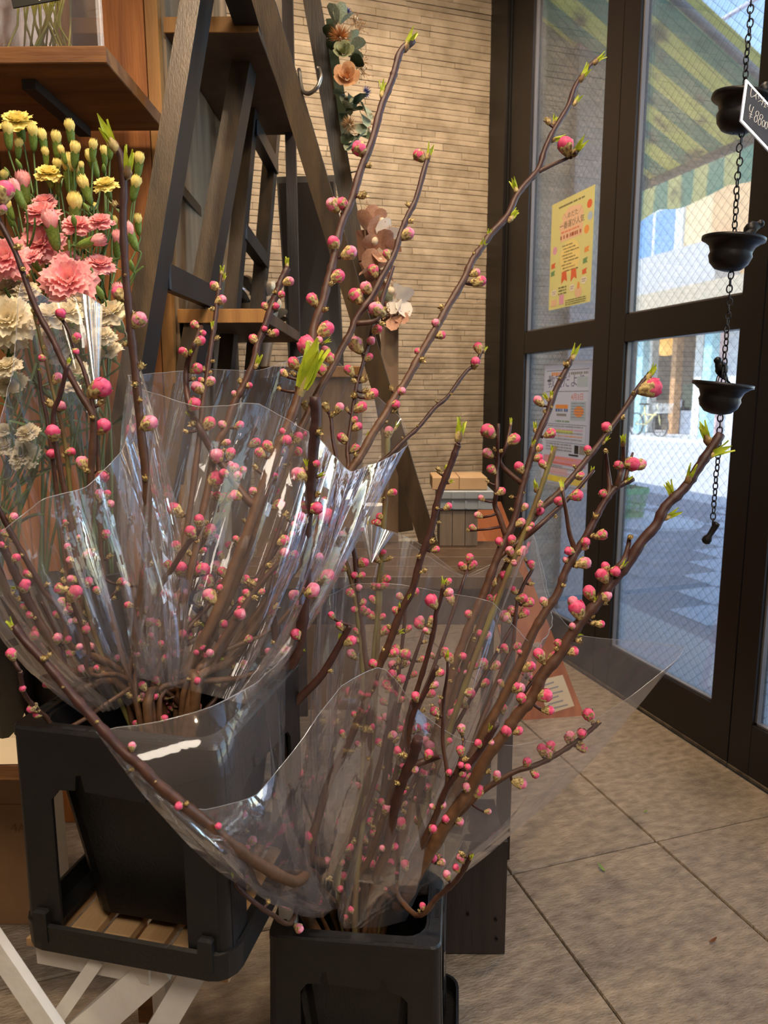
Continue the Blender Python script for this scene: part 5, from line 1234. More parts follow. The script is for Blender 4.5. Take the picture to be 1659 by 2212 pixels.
br('L28', 'L', 'peach twig ending in a cluster of pale pink buds inside the middle wrap', .88, .91, 6, 8, [(432, 1140), (420, 1160), (405, 1176), (371, 1230), (338, 1284), (310, 1400), (285, 1550)])
br('L29', 'L', 'dark peach branch slanting behind the right part of the middle wrap', .98, .93, 6, 9, [(655, 1140), (628, 1192), (584, 1236), (544, 1287), (510, 1337), (450, 1430), (370, 1550)])
br('L30', 'L', 'peach branch with paired buds behind the thick upright one', 1.0, .94, 5, 8, [(613, 1115), (594, 1169), (562, 1253), (520, 1335), (450, 1450), (380, 1550)])
br('L31', 'L', 'short thin peach twig left of the upright one before the cup', 1.05, .96, 4, 6, [(712, 895), (716, 910), (719, 949), (729, 1000), (733, 1040), (700, 1180), (600, 1350), (400, 1550)])
br('R32', 'R', 'upright olive green peach stem in front of the cup', 1.28, 1.15, 6, 7, [(838, 940), (836, 1000), (834, 1060), (829, 1130), (822, 1250), (815, 1400), (805, 1600), (790, 1990)], green=True)
br('R1', 'R', 'thick peach branch with a big blurred green shoot in the centre', .90, 1.08, 13, 16, [(680, 856), (683, 905), (677, 973), (671, 1060), (662, 1140), (661, 1236), (657, 1304), (647, 1388), (631, 1432), (605, 1466), (592, 1495), (597, 1540), (603, 1590), (619, 1669), (632, 1753), (645, 1838), (664, 1922), (678, 1998)],
   [[(405, 1289), (422, 1314), (435, 1324), (452, 1351), (479, 1392), (500, 1429), (544, 1486), (583, 1520), (600, 1545)], [(757, 1351), (743, 1375), (719, 1419), (689, 1466), (642, 1513), (611, 1554), (606, 1600)], [(591, 1325), (593, 1345), (598, 1405), (604, 1468)]])
br('R2', 'R', 'dark peach branch with a forked pale shoot before the stone wall foot', 1.05, 1.10, 8, 11, [(990, 960), (986, 970), (973, 1006), (949, 1068), (932, 1142), (908, 1209), (892, 1270), (865, 1324), (841, 1388), (814, 1452), (790, 1515), (754, 1601), (712, 1686), (688, 1765), (672, 1850), (690, 1990)])
br('R3', 'R', 'bare brown peach branch running down the middle of the front wrap', 1.12, 1.12, 6, 8, [(851, 1439), (848, 1489), (838, 1560), (826, 1627), (797, 1728), (763, 1795), (729, 1859), (690, 1909), (690, 1990)])
br('R4', 'R', 'reddish peach branch with a single large bud below a yellow shoot', 1.02, 1.10, 5, 8, [(957, 1268), (952, 1294), (942, 1324), (939, 1354), (922, 1422), (898, 1500), (880, 1560), (848, 1700), (800, 1850), (770, 1990)])
br('R5', 'R', 'short black-tipped peach twig in the front wrap', 1.02, 1.10, 6, 7, [(944, 1438), (922, 1489), (898, 1530), (885, 1575), (870, 1680), (830, 1850), (790, 1990)], cut=True)
br('R7', 'R', 'dark forked peach branch with a clipped tip in the front wrap', 1.0, 1.10, 7, 9, [(1075, 1563), (1024, 1639), (982, 1677), (961, 1711), (936, 1774), (894, 1859), (850, 1940), (820, 1995)],
   [[(967, 1412), (966, 1456), (959, 1506), (957, 1555), (957, 1605), (966, 1668), (965, 1700)], [(1003, 1596), (995, 1640), (982, 1677)]], cut=True)
br('R8', 'R', 'thick cut-off peach stub with a side peg in the front wrap', .99, 1.08, 13, 10, [(904, 1593), (889, 1643), (864, 1702), (847, 1774), (835, 1838), (813, 1901), (795, 1995)], [[(953, 1634), (925, 1642), (888, 1652)]], cut=True)
br('R9', 'R', 'thick reddish peach branch reaching far right to the rain chain', 1.08, 1.08, 11, 15, [(1557, 938), (1532, 975), (1503, 1019), (1477, 1056), (1437, 1095), (1417, 1135), (1385, 1171), (1358, 1215), (1322, 1258), (1294, 1298), (1258, 1338), (1230, 1377), (1207, 1417), (1171, 1461), (1151, 1505), (1115, 1548), (1087, 1590), (1050, 1638), (1012, 1711), (970, 1770), (906, 1880), (860, 1960), (845, 2000)],
   [[(1360, 1160), (1356, 1185), (1345, 1215), (1320, 1240), (1300, 1285)]], cut=True)
br('R10', 'R', 'long purple-brown peach branch sweeping low across the left bucket', .66, 1.04, 9, 12, [(30, 1352), (51, 1381), (101, 1435), (149, 1493), (203, 1555), (257, 1615), (304, 1655), (338, 1692), (388, 1733), (439, 1773), (489, 1817), (557, 1865), (636, 1905), (665, 1995)])
br('R11', 'R', 'tall peach branch with a yellow-green tip before the left door posters', 1.22, 1.12, 7, 13, [(1233, 778), (1223, 799), (1200, 844), (1182, 896), (1159, 948), (1141, 1008), (1127, 1058), (1109, 1129), (1090, 1168), (1070, 1216), (1044, 1285), (1022, 1333), (994, 1405), (978, 1450), (950, 1560), (900, 1720), (840, 1890), (805, 1995)],
   [[(1077, 915), (1075, 960), (1074, 1008), (1073, 1060), (1069, 1090), (1079, 1116), (1090, 1156)], [(1104, 913), (1094, 962), (1080, 1000), (1074, 1030)], [(1283, 1015), (1245, 1060), (1209, 1095), (1164, 1136), (1135, 1160), (1096, 1188), (1076, 1203)]])
br('R12', 'R', 'olive green peach twig crossing the tall branch', 1.20, 1.13, 6, 8, [(1199, 966), (1181, 1019), (1167, 1060), (1148, 1112), (1127, 1165), (1109, 1210), (1081, 1281), (1030, 1410), (960, 1610), (880, 1850), (830, 1995)], green=True)
br('R14', 'R', 'peach branch with one open pink flower against the bright street', 1.26, 1.13, 6, 10, [(1408, 803), (1395, 818), (1380, 836), (1346, 888), (1324, 918), (1294, 959), (1264, 997), (1230, 1038), (1200, 1071), (1171, 1097), (1130, 1150), (1095, 1220), (1045, 1330), (980, 1500), (900, 1770), (840, 1995)])
br('R13', 'R', 'forked peach branch with a cluster of red buds before the door stile', 1.16, 1.11, 7, 13, [(1368, 1034), (1338, 1049), (1322, 1062), (1300, 1094), (1279, 1135), (1262, 1165), (1244, 1194), (1222, 1233), (1205, 1281), (1176, 1325), (1150, 1370), (1120, 1440), (1080, 1520), (1010, 1650), (930, 1820), (850, 1990)],
   [[(1347, 955), (1346, 997), (1340, 1025), (1330, 1052)], [(1308, 970), (1312, 1010), (1317, 1050), (1312, 1075)], [(1216, 1045), (1217, 1070), (1224, 1112), (1231, 1155), (1242, 1196)], [(1367, 978), (1360, 1000), (1345, 1035)]])
br('R15', 'R', 'thin dark peach twig lying low toward the right corner of the front wrap', 1.12, 1.12, 5, 8, [(1297, 1558), (1270, 1582), (1242, 1604), (1199, 1632), (1159, 1652), (1103, 1671), (1030, 1720), (960, 1800), (880, 1930), (840, 1995)])
br('R16', 'R', 'thin peach twig with paired buds beside the orange sign board', 1.22, 1.15, 4, 7, [(1152, 1228), (1131, 1264), (1116, 1310), (1109, 1390), (1098, 1416), (1062, 1500), (1000, 1660), (900, 1880), (830, 1995)])
br('R17', 'R', 'knotty brown peach branch inside the front wrap, left of centre', 1.18, 1.14, 6, 9, [(752, 1140), (757, 1165), (767, 1203), (773, 1270), (780, 1338), (787, 1405), (796, 1480), (795, 1650), (775, 1850), (755, 1990)])
br('R18', 'R', 'olive green peach stem beside the knotty brown one', 1.18, 1.14, 5, 7, [(720, 1130), (723, 1149), (743, 1203), (760, 1257), (770, 1311), (780, 1405), (784, 1500), (780, 1700), (740, 1990)], green=True)
br('R19', 'R', 'faint green peach stem further back in the front wrap', 1.24, 1.16, 4, 6, [(825, 1210), (817, 1253), (814, 1338), (807, 1405), (800, 1550), (790, 1750), (770, 1990)], green=True)
br('R21', 'R', 'short peach twig along the lower right edge of the front wrap', .95, 1.06, 6, 7, [(1018, 1845), (1012, 1859), (986, 1901), (944, 1939), (898, 1977), (840, 2000)], cut=True)
br('R22', 'R', 'curved peach twig along the lower left edge of the front wrap', .80, 1.04, 5, 6, [(508, 1900), (514, 1918), (552, 1951), (590, 1977), (628, 1994), (655, 1992)])
br('R23', 'R', 'small peach twig with pairs of buds low at the left of the front wrap', .93, 1.04, 4, 6, [(498, 1745), (510, 1770), (518, 1812), (535, 1860), (580, 1930), (650, 1990)])
fr_ = random.Random(77)
for i in range(7):
    x = (560, 640, 480, 360, 700, 520, 600)[i]; y = (900, 950, 1020, 1000, 1010, 1150, 1210)[i]
    br('LF%d' % i, 'L', 'budded peach branch deep in the middle wrap, %s from the left by its tip' % ('fourth', 'sixth', 'second', 'first', 'seventh', 'third', 'fifth')[i], 1.06+.02*(i % 3), .95, 4, 8, [(x, y), (x-(x-320)*.25+fr_.gauss(0, 10), y+150), (x-(x-320)*.6+fr_.gauss(0, 12), y+330), (300+10*i, 1550)])
for i in range(8):
    x = (880, 920, 1010, 1060, 1120, 850, 960, 1180)[i]; y = (1290, 1350, 1230, 1300, 1330, 1480, 1500, 1430)[i]
    br('RF%d' % i, 'R', 'budded peach branch deep in the front wrap, %s from the left by its tip' % ('second', 'third', 'fifth', 'sixth', 'seventh', 'first', 'fourth', 'last')[i], 1.2+.02*(i % 3), 1.14, 4, 8, [(x, y), (x-(x-780)*.3+fr_.gauss(0, 10), y+190), (x-(x-780)*.65+fr_.gauss(0, 10), y+400), (770+10*i, 1990)])

# buds read off the photograph: crop origin, scale, then (x, y, half size, kind)  p pink  o opening  s closed scales  l green shoot
BUDS = []
def crop(x0, y0, s, rows):
    for x, y, r, k in rows: BUDS.append((x0+x/s, y0+y/s, r/s, k))
crop(0, 0, 2.9625, [(690, 860, 90, 'l'), (820, 1040, 75, 'l'), (735, 1310, 30, 's'), (30, 1230, 55, 'p'), (15, 1340, 25, 'p')])
crop(500, 0, 2.9625, [(1140, 255, 62, 'l'), (825, 960, 45, 'p'), (880, 1060, 24, 's'), (965, 570, 48, 'l'), (655, 1320, 42, 'p'), (715, 1310, 36, 'p'), (840, 1250, 36, 's'), (1205, 1000, 36, 'p'), (1268, 970, 45, 'l'), (1145, 1415, 26, 's'), (1125, 1500, 36, 'p'), (1130, 1310, 22, 's'), (655, 1560, 38, 'p'), (750, 1620, 42, 'p'), (995, 1630, 25, 'p')])
crop(1040, 0, 2.68, [(685, 340, 36, 'l'), (600, 420, 46, 'l'), (555, 575, 36, 'l'), (385, 700, 28, 's'), (425, 690, 32, 'l'), (490, 850, 44, 'p'), (440, 805, 40, 'l'), (565, 850, 52, 'l'), (190, 1070, 42, 'l'), (190, 1240, 45, 'l'), (45, 1345, 32, 'l'), (10, 1420, 32, 'l')])
crop(1040, 560, 2.68, [(540, 540, 46, 'l'), (495, 610, 28, 's'), (330, 820, 25, 'p'), (375, 800, 26, 'l'), (405, 780, 26, 'l'), (455, 690, 13, 's'), (405, 855, 12, 's'), (365, 880, 15, 's'), (310, 970, 26, 'l'), (395, 1010, 28, 'p'), (300, 1060, 26, 'l'), (330, 1095, 22, 'p'), (325, 1150, 24, 'p'), (355, 1185, 21, 'p'), (220, 1205, 28, 'p'), (410, 1100, 26, 'l'), (45, 1000, 40, 'p'), (185, 1045, 32, 'p'), (170, 940, 20, 'l'), (80, 1100, 18, 's'), (40, 1125, 28, 'p'), (110, 1110, 16, 's'), (60, 1220, 26, 'p'), (35, 1285, 15, 's'), (110, 1345, 24, 'p'), (175, 1375, 15, 's'), (250, 1435, 20, 'p'), (330, 1420, 22, 'p'), (335, 1460, 26, 'p'), (315, 1310, 32, 'l'), (240, 1350, 16, 's'), (175, 1450, 17, 's'), (225, 1525, 24, 'p'), (285, 1540, 18, 'p'), (175, 1625, 24, 'p'), (105, 1640, 22, 'p'), (725, 975, 28, 'p'), (815, 915, 22, 's'), (720, 1045, 28, 'l'), (615, 1105, 22, 'p'), (540, 1200, 15, 's'), (560, 1250, 28, 'p'), (640, 1225, 24, 'l'), (465, 1310, 33, 'l'), (545, 1370, 34, 'p'), (450, 1405, 26, 'p'), (425, 1485, 18, 's'), (345, 1535, 18, 'l'), (990, 650, 46, 'l'), (985, 745, 50, 'o'), (880, 775, 16, 's'), (820, 1040, 42, 'l'), (800, 1195, 26, 'p'), (865, 1185, 40, 'p'), (915, 1190, 32, 'p'), (850, 1275, 26, 'l'), (720, 1110, 20, 's'), (710, 1360, 24, 'p'), (660, 1490, 25, 's'), (690, 1597, 30, 'p'), (640, 1600, 22, 's'), (1290, 1000, 66, 'l'), (1370, 1115, 70, 'l'), (1210, 1240, 50, 'l'), (1095, 1340, 52, 'l'), (1105, 1480, 46, 'l'), (860, 1610, 22, 's')])
crop(0, 480, 2.9625, [(765, 460, 40, 'p'), (800, 340, 16, 's'), (885, 630, 46, 'p'), (835, 680, 30, 's'), (905, 920, 32, 's'), (870, 1035, 32, 's'), (895, 1140, 22, 's'), (930, 1640, 25, 's'), (950, 1290, 46, 'p'), (800, 780, 22, 's'), (645, 1060, 56, 'o'), (645, 1150, 34, 's'), (655, 1310, 46, 'p'), (595, 1250, 22, 's'), (220, 570, 30, 's'), (390, 590, 32, 'p'), (490, 740, 26, 'p'), (485, 825, 20, 'p'), (250, 640, 18, 'p'), (280, 800, 18, 's'), (275, 870, 22, 'p'), (440, 890, 30, 'l'), (255, 960, 24, 'l'), (365, 1000, 30, 'p'), (385, 1180, 32, 'p'), (320, 1160, 34, 's'), (340, 1350, 44, 'p'), (330, 1485, 30, 'p'), (405, 1495, 18, 's'), (530, 1545, 38, 'p'), (560, 1590, 26, 's'), (650, 1620, 34, 'p'), (450, 1470, 26, 'p'), (110, 160, 34, 's'), (145, 300, 25, 's'), (180, 345, 18, 's'), (1375, 410, 28, 'p'), (1415, 500, 28, 'p'), (1360, 555, 22, 's'), (1360, 660, 26, 'l'), (1390, 740, 22, 's'), (1360, 890, 18, 's'), (1420, 300, 32, 'l'), (1435, 350, 27, 'l'), (1250, 660, 26, 'p'), (1295, 710, 20, 'p'), (1280, 760, 28, 'p'), (1175, 830, 26, 'p'), (1220, 830, 26, 'l'), (1255, 940, 34, 'p'), (1300, 940, 22, 's'), (1345, 1020, 28, 'p'), (1290, 1010, 18, 'p'), (1270, 1060, 36, 'p'), (1240, 1000, 20, 's'), (1345, 960, 16, 's'), (1240, 1170, 40, 'p'), (1210, 1230, 28, 'l'), (1240, 1290, 34, 's'), (1335, 1290, 38, 'p'), (1190, 1340, 22, 's'), (1390, 1500, 44, 'p'), (1475, 1480, 30, 'p'), (1500, 1580, 30, 'p'), (1440, 1610, 30, 'p'), (1520, 1630, 28, 'p'), (1430, 1460, 20, 's'), (1385, 1640, 42, 'o'), (1550, 1590, 24, 'p'), (1635, 1570, 25, 's'), (1625, 750, 28, 'p'), (1540, 1020, 22, 's'), (1590, 1045, 20, 'p'), (1500, 1100, 18, 'p'), (1430, 1300, 28, 'p'), (1530, 1300, 26, 'p'), (1450, 1410, 22, 'p')])
crop(0, 1000, 2.9625, [(85, 350, 26, 'p'), (35, 450, 24, 'p'), (70, 495, 18, 's'), (10, 525, 20, 'p'), (30, 540, 18, 's'), (100, 610, 26, 'p'), (140, 590, 18, 's'), (90, 800, 26, 'l'), (155, 790, 38, 'p'), (70, 840, 26, 's'), (125, 870, 24, 's'), (430, 380, 22, 'p'), (405, 400, 16, 's'), (540, 430, 25, 's'), (495, 485, 24, 'p'), (440, 540, 24, 'p'), (560, 585, 34, 'p'), (605, 600, 22, 'p'), (595, 560, 22, 's'), (510, 645, 22, 'p'), (405, 695, 22, 's'), (405, 750, 25, 's'), (465, 745, 28, 'p'), (395, 805, 36, 'p'), (475, 835, 44, 'p'), (300, 780, 22, 's'), (315, 890, 16, 's'), (200, 970, 26, 'p'), (225, 990, 18, 's'), (620, 815, 22, 'p'), (640, 210, 34, 'p'), (685, 200, 22, 'p'), (700, 265, 26, 'p'), (655, 85, 34, 'p'), (580, 215, 18, 's'), (625, 110, 24, 's'), (450, 1025, 22, 'p'), (535, 1020, 20, 's'), (550, 1070, 26, 'p'), (455, 1210, 30, 'p'), (775, 760, 25, 'p'), (810, 775, 18, 'p'), (755, 800, 22, 's'), (825, 910, 22, 'p'), (215, 1110, 30, 'p'), (65, 1030, 46, 'l'), (280, 1255, 28, 's'), (405, 1435, 13, 's'), (75, 1225, 32, 'p'), (145, 1445, 20, 'p'), (240, 1610, 22, 'p'), (525, 1320, 26, 'p'), (600, 1280, 24, 's'), (1275, 370, 32, 'p'), (1225, 445, 36, 'p'), (1340, 435, 38, 'p'), (1325, 500, 28, 'p'), (1265, 500, 28, 's'), (1320, 380, 18, 's'), (1130, 535, 30, 'p'), (1080, 655, 26, 'p'), (1155, 675, 36, 'p'), (1065, 840, 32, 'p'), (1470, 530, 24, 'p'), (1515, 490, 22, 'p'), (1415, 805, 24, 'p'), (1515, 210, 34, 'p'), (1625, 180, 24, 'p'), (1350, 860, 46, 'p'), (1275, 890, 46, 'l'), (1255, 990, 28, 's'), (1300, 1035, 26, 'l'), (1425, 1030, 26, 'p'), (1370, 1030, 28, 's'), (1535, 970, 38, 'p'), (1600, 770, 36, 's'), (1570, 745, 24, 'p'), (1330, 1120, 26, 'p'), (1290, 1170, 26, 'p'), (1345, 1220, 26, 'p'), (1310, 1240, 22, 'p'), (1255, 1215, 20, 'p'), (1445, 1165, 20, 'p'), (1410, 1265, 40, 'l'), (1355, 1300, 18, 'p'), (905, 1390, 22, 'p'), (910, 1425, 16, 'p'), (870, 1460, 16, 'p'), (1260, 1395, 24, 'p'), (1205, 1385, 20, 's'), (1165, 1415, 18, 's'), (1185, 1500, 12, 'p'), (880, 1220, 22, 'p'), (755, 1255, 24, 'p'), (895, 1325, 20, 'p'), (890, 1155, 22, 'p'), (960, 1120, 20, 'p'), (1160, 1095, 26, 'p'), (1070, 1085, 20, 'p'), (1120, 1135, 24, 's'), (955, 1015, 28, 'p'), (1010, 1035, 22, 'p'), (1335, 760, 40, 'p'), (1290, 690, 44, 'p'), (1390, 670, 36, 'p'), (1120, 300, 40, 'p')])
crop(500, 500, 2.9625, [(675, 290, 40, 'p'), (635, 335, 26, 's'), (520, 440, 36, 'p'), (600, 500, 25, 's'), (910, 255, 34, 'p'), (865, 365, 36, 'p'), (800, 420, 46, 'p'), (935, 505, 46, 'p'), (985, 495, 18, 's'), (600, 630, 46, 'p'), (605, 705, 30, 'l'), (485, 730, 54, 'o'), (555, 700, 24, 'p'), (605, 770, 30, 'p'), (630, 815, 34, 'p'), (585, 890, 36, 'p'), (800, 730, 46, 'p'), (890, 700, 28, 'p'), (930, 630, 28, 'p'), (965, 590, 24, 's'), (880, 805, 22, 'p'), (850, 945, 32, 's'), (785, 955, 24, 's'), (755, 890, 30, 'p'), (900, 1040, 32, 'p'), (860, 1020, 26, 's'), (785, 1050, 32, 's'), (825, 1125, 34, 'p'), (690, 1130, 28, 'p'), (650, 1170, 28, 's'), (740, 1140, 20, 's'), (785, 1205, 20, 'p'), (805, 1250, 26, 'p'), (710, 1320, 28, 'p'), (720, 1350, 20, 's'), (790, 1390, 26, 'p'), (795, 1430, 22, 's'), (870, 1300, 20, 'l'), (1005, 1285, 30, 'p'), (1060, 1240, 28, 'l'), (1085, 1025, 26, 'p'), (1025, 1005, 24, 's'), (1045, 1110, 28, 'p'), (1035, 1150, 24, 's'), (1310, 590, 26, 'p'), (1340, 665, 24, 'p'), (1350, 490, 30, 's'), (1560, 265, 25, 'p'), (1590, 320, 32, 'p'), (1545, 320, 25, 's'), (1555, 145, 20, 's'), (1600, 90, 32, 'l'), (1215, 820, 30, 's'), (1195, 770, 20, 'p'), (1580, 745, 28, 'p'), (1560, 840, 30, 'p'), (1625, 755, 20, 'l'), (1405, 1040, 12, 's'), (1310, 1085, 11, 's'), (1190, 1245, 11, 's'), (1095, 1320, 11, 's'), (1040, 1430, 12, 's'), (1465, 1260, 72, 'l'), (1330, 1530, 30, 's'), (1370, 1510, 22, 'l'), (1405, 1600, 24, 'l'), (400, 845, 34, 'p'), (395, 910, 25, 's'), (335, 905, 22, 'p'), (305, 1005, 20, 's'), (55, 960, 20, 's'), (110, 985, 18, 's'), (215, 480, 22, 'p'), (280, 480, 22, 'p'), (315, 405, 22, 'p'), (280, 390, 20, 's'), (365, 320, 28, 'p'), (355, 190, 36, 'l'), (275, 650, 24, 'p'), (210, 625, 20, 'p'), (240, 640, 18, 's'), (145, 690, 25, 'p'), (170, 830, 42, 'l'), (20, 1040, 18, 'p'), (345, 1340, 34, 'p'), (425, 1320, 30, 'p'), (400, 1350, 20, 's'), (235, 1375, 32, 'p'), (185, 1420, 30, 'p'), (20, 1520, 26, 'p'), (75, 1540, 20, 's'), (40, 1575, 24, 'p'), (155, 1510, 22, 's'), (330, 1280, 20, 'p'), (497, 880, 205, 'l'), (470, 1110, 36, 's'), (605, 1120, 38, 's'), (555, 1285, 38, 's'), (440, 1560, 46, 'p'), (335, 1500, 24, 's'), (605, 1490, 25, 's'), (480, 1490, 32, 'l'), (570, 1560, 32, 'l'), (280, 1570, 22, 'p'), (540, 1490, 25, 'p'), (985, 1220, 18, 's')])
crop(500, 1000, 2.9625, [(605, 355, 56, 'p'), (450, 360, 40, 'p'), (535, 290, 40, 'p'), (560, 440, 34, 's'), (520, 390, 26, 'l'), (610, 735, 46, 'p'), (560, 760, 30, 's'), (505, 820, 50, 'p'), (410, 850, 36, 'p'), (415, 1100, 34, 'p'), (445, 1145, 20, 'l'), (345, 1205, 28, 'p'), (320, 1225, 18, 's'), (460, 1200, 18, 'l'), (270, 1150, 20, 's'), (275, 915, 38, 's'), (370, 1465, 26, 'p'), (255, 1340, 28, 's'), (215, 1545, 16, 's'), (755, 1140, 34, 'p'), (695, 1110, 28, 'l'), (630, 1330, 22, 's'), (300, 270, 34, 'p'), (350, 330, 28, 's'), (410, 400, 24, 'p'), (330, 500, 34, 'p'), (345, 585, 34, 'p'), (235, 655, 32, 's'), (190, 825, 20, 'p'), (50, 970, 34, 'p'), (145, 780, 34, 's'), (145, 185, 26, 'p'), (550, 200, 28, 's'), (600, 240, 20, 'p'), (620, 280, 20, 's'), (715, 460, 24, 'p'), (705, 510, 18, 's'), (790, 720, 22, 'p'), (830, 720, 22, 'p'), (815, 800, 22, 'p'), (560, 610, 28, 'p'), (845, 640, 28, 'p'), (955, 345, 24, 'p'), (940, 385, 22, 'p'), (1030, 190, 24, 'p'), (980, 225, 20, 's'), (970, 575, 20, 'p'), (985, 770, 20, 'p'), (940, 790, 18, 'p'), (840, 880, 16, 's'), (865, 955, 22, 'p'), (640, 975, 20, 'p'), (695, 1040, 26, 'p'), (800, 1075, 20, 'p'), (770, 1225, 28, 'p'), (965, 985, 20, 'p'), (1305, 555, 22, 'p'), (1280, 500, 26, 's'), (1200, 600, 20, 's'), (1210, 700, 18, 's'), (1135, 855, 22, 'l'), (1050, 945, 22, 'p'), (1075, 915, 20, 'l'), (1085, 1080, 28, 'l'), (975, 1200, 22, 's'), (900, 1455, 12, 's'), (1280, 880, 36, 'o'), (1300, 925, 20, 's'), (1355, 760, 36, 'l'), (1035, 1215, 30, 'p'), (1105, 1220, 34, 'p'), (1070, 1265, 24, 's'), (1030, 1355, 30, 'p'), (1080, 1385, 28, 'p'), (1000, 1420, 30, 'p'), (1000, 1460, 24, 's'), (1295, 1420, 26, 'p'), (1380, 1230, 36, 'l'), (1400, 1395, 22, 's'), (1395, 1480, 18, 's'), (1340, 1500, 18, 's'), (1310, 1590, 26, 'p'), (1400, 1600, 28, 'p'), (1320, 1640, 20, 's'), (1385, 280, 22, 'p'), (1325, 380, 15, 's'), (1315, 290, 18, 's'), (1600, 225, 18, 'p'), (1580, 335, 22, 'p'), (1545, 415, 20, 'p'), (1515, 430, 16, 's'), (1525, 610, 20, 'p'), (1495, 665, 16, 'p'), (1475, 665, 12, 's'), (1520, 970, 24, 'p'), (1580, 1080, 22, 'p'), (1545, 1135, 20, 's'), (1610, 1280, 24, 'p'), (1520, 1470, 32, 'p'), (1485, 1340, 20, 'p'), (1420, 1320, 18, 's')])
crop(0, 1500, 2.9625, [(845, 335, 24, 'p'), (845, 480, 22, 's'), (620, 175, 16, 's'), (995, 560, 17, 's'), (1045, 590, 18, 's'), (1195, 700, 22, 's'), (1105, 715, 16, 's'), (1480, 710, 24, 'p'), (1510, 745, 26, 'p'), (1440, 720, 17, 'l'), (1395, 845, 22, 'p'), (1455, 845, 24, 'p'), (1610, 940, 28, 'p'), (1580, 980, 18, 'p'), (1580, 1195, 30, 'p'), (1490, 1160, 20, 'l'), (1320, 860, 14, 'l')])
crop(400, 1500, 2.37, [(415, 270, 20, 'p'), (465, 280, 13, 's'), (540, 235, 16, 'p'), (550, 490, 22, 'p'), (530, 465, 18, 'p'), (470, 520, 18, 'p'), (495, 560, 13, 's'), (630, 735, 26, 'p'), (545, 775, 12, 's'), (645, 920, 16, 'p'), (630, 890, 13, 'l'), (425, 1065, 16, 's'), (805, 200, 16, 'p'), (1090, 295, 24, 'p'), (1115, 370, 16, 'p'), (1095, 400, 18, 'l'), (1135, 415, 18, 's'), (1090, 455, 18, 's'), (1135, 480, 12, 's'), (1030, 590, 24, 'p'), (1070, 595, 16, 'p'), (1120, 600, 18, 's'), (1110, 665, 28, 'p'), (1120, 740, 26, 'p'), (1010, 650, 16, 's'), (1065, 635, 16, 's'), (1010, 790, 16, 'p'), (1010, 825, 14, 's'), (1250, 270, 28, 'p'), (1245, 310, 24, 'p'), (1265, 370, 20, 'p'), (1220, 405, 22, 'p'), (1240, 480, 20, 'p'), (1350, 400, 16, 'p'), (1280, 90, 22, 'p'), (1355, 100, 22, 'p'), (1415, 180, 22, 'p'), (1420, 215, 20, 'l'), (1500, 255, 18, 'p'), (1350, 240, 16, 'p'), (1410, 290, 22, 'p'), (1430, 330, 20, 's'), (1560, 170, 22, 'l'), (1640, 190, 24, 'p'), (1550, 395, 20, 's'), (1445, 425, 22, 'p'), (1400, 475, 22, 'p'), (1440, 480, 22, 'p'), (1265, 575, 14, 'p'), (1315, 570, 20, 'p'), (1335, 640, 20, 'p'), (1405, 640, 16, 'p'), (1265, 690, 22, 'p'), (1370, 650, 14, 's'), (1265, 840, 22, 'p'), (1135, 855, 18, 'p'), (1160, 885, 12, 'l'), (1340, 925, 20, 'p'), (1390, 890, 18, 'p'), (1465, 830, 24, 'l'), (1310, 860, 18, 'p'), (1500, 500, 28, 'p'), (1550, 600, 14, 'p'), (875, 990, 20, 'p'), (850, 1105, 16, 'p'), (870, 1080, 12, 'p'), (820, 1145, 14, 'p'), (855, 1165, 14, 's'), (695, 1115, 16, 'p'), (580, 1195, 22, 'p'), (1030, 995, 18, 'p'), (1040, 925, 14, 's'), (955, 1080, 14, 's'), (1215, 1085, 16, 'p'), (1200, 1110, 12, 's'), (800, 860, 14, 'p'), (920, 520, 14, 'p'), (810, 930, 18, 'p'), (790, 1000, 18, 'p')])
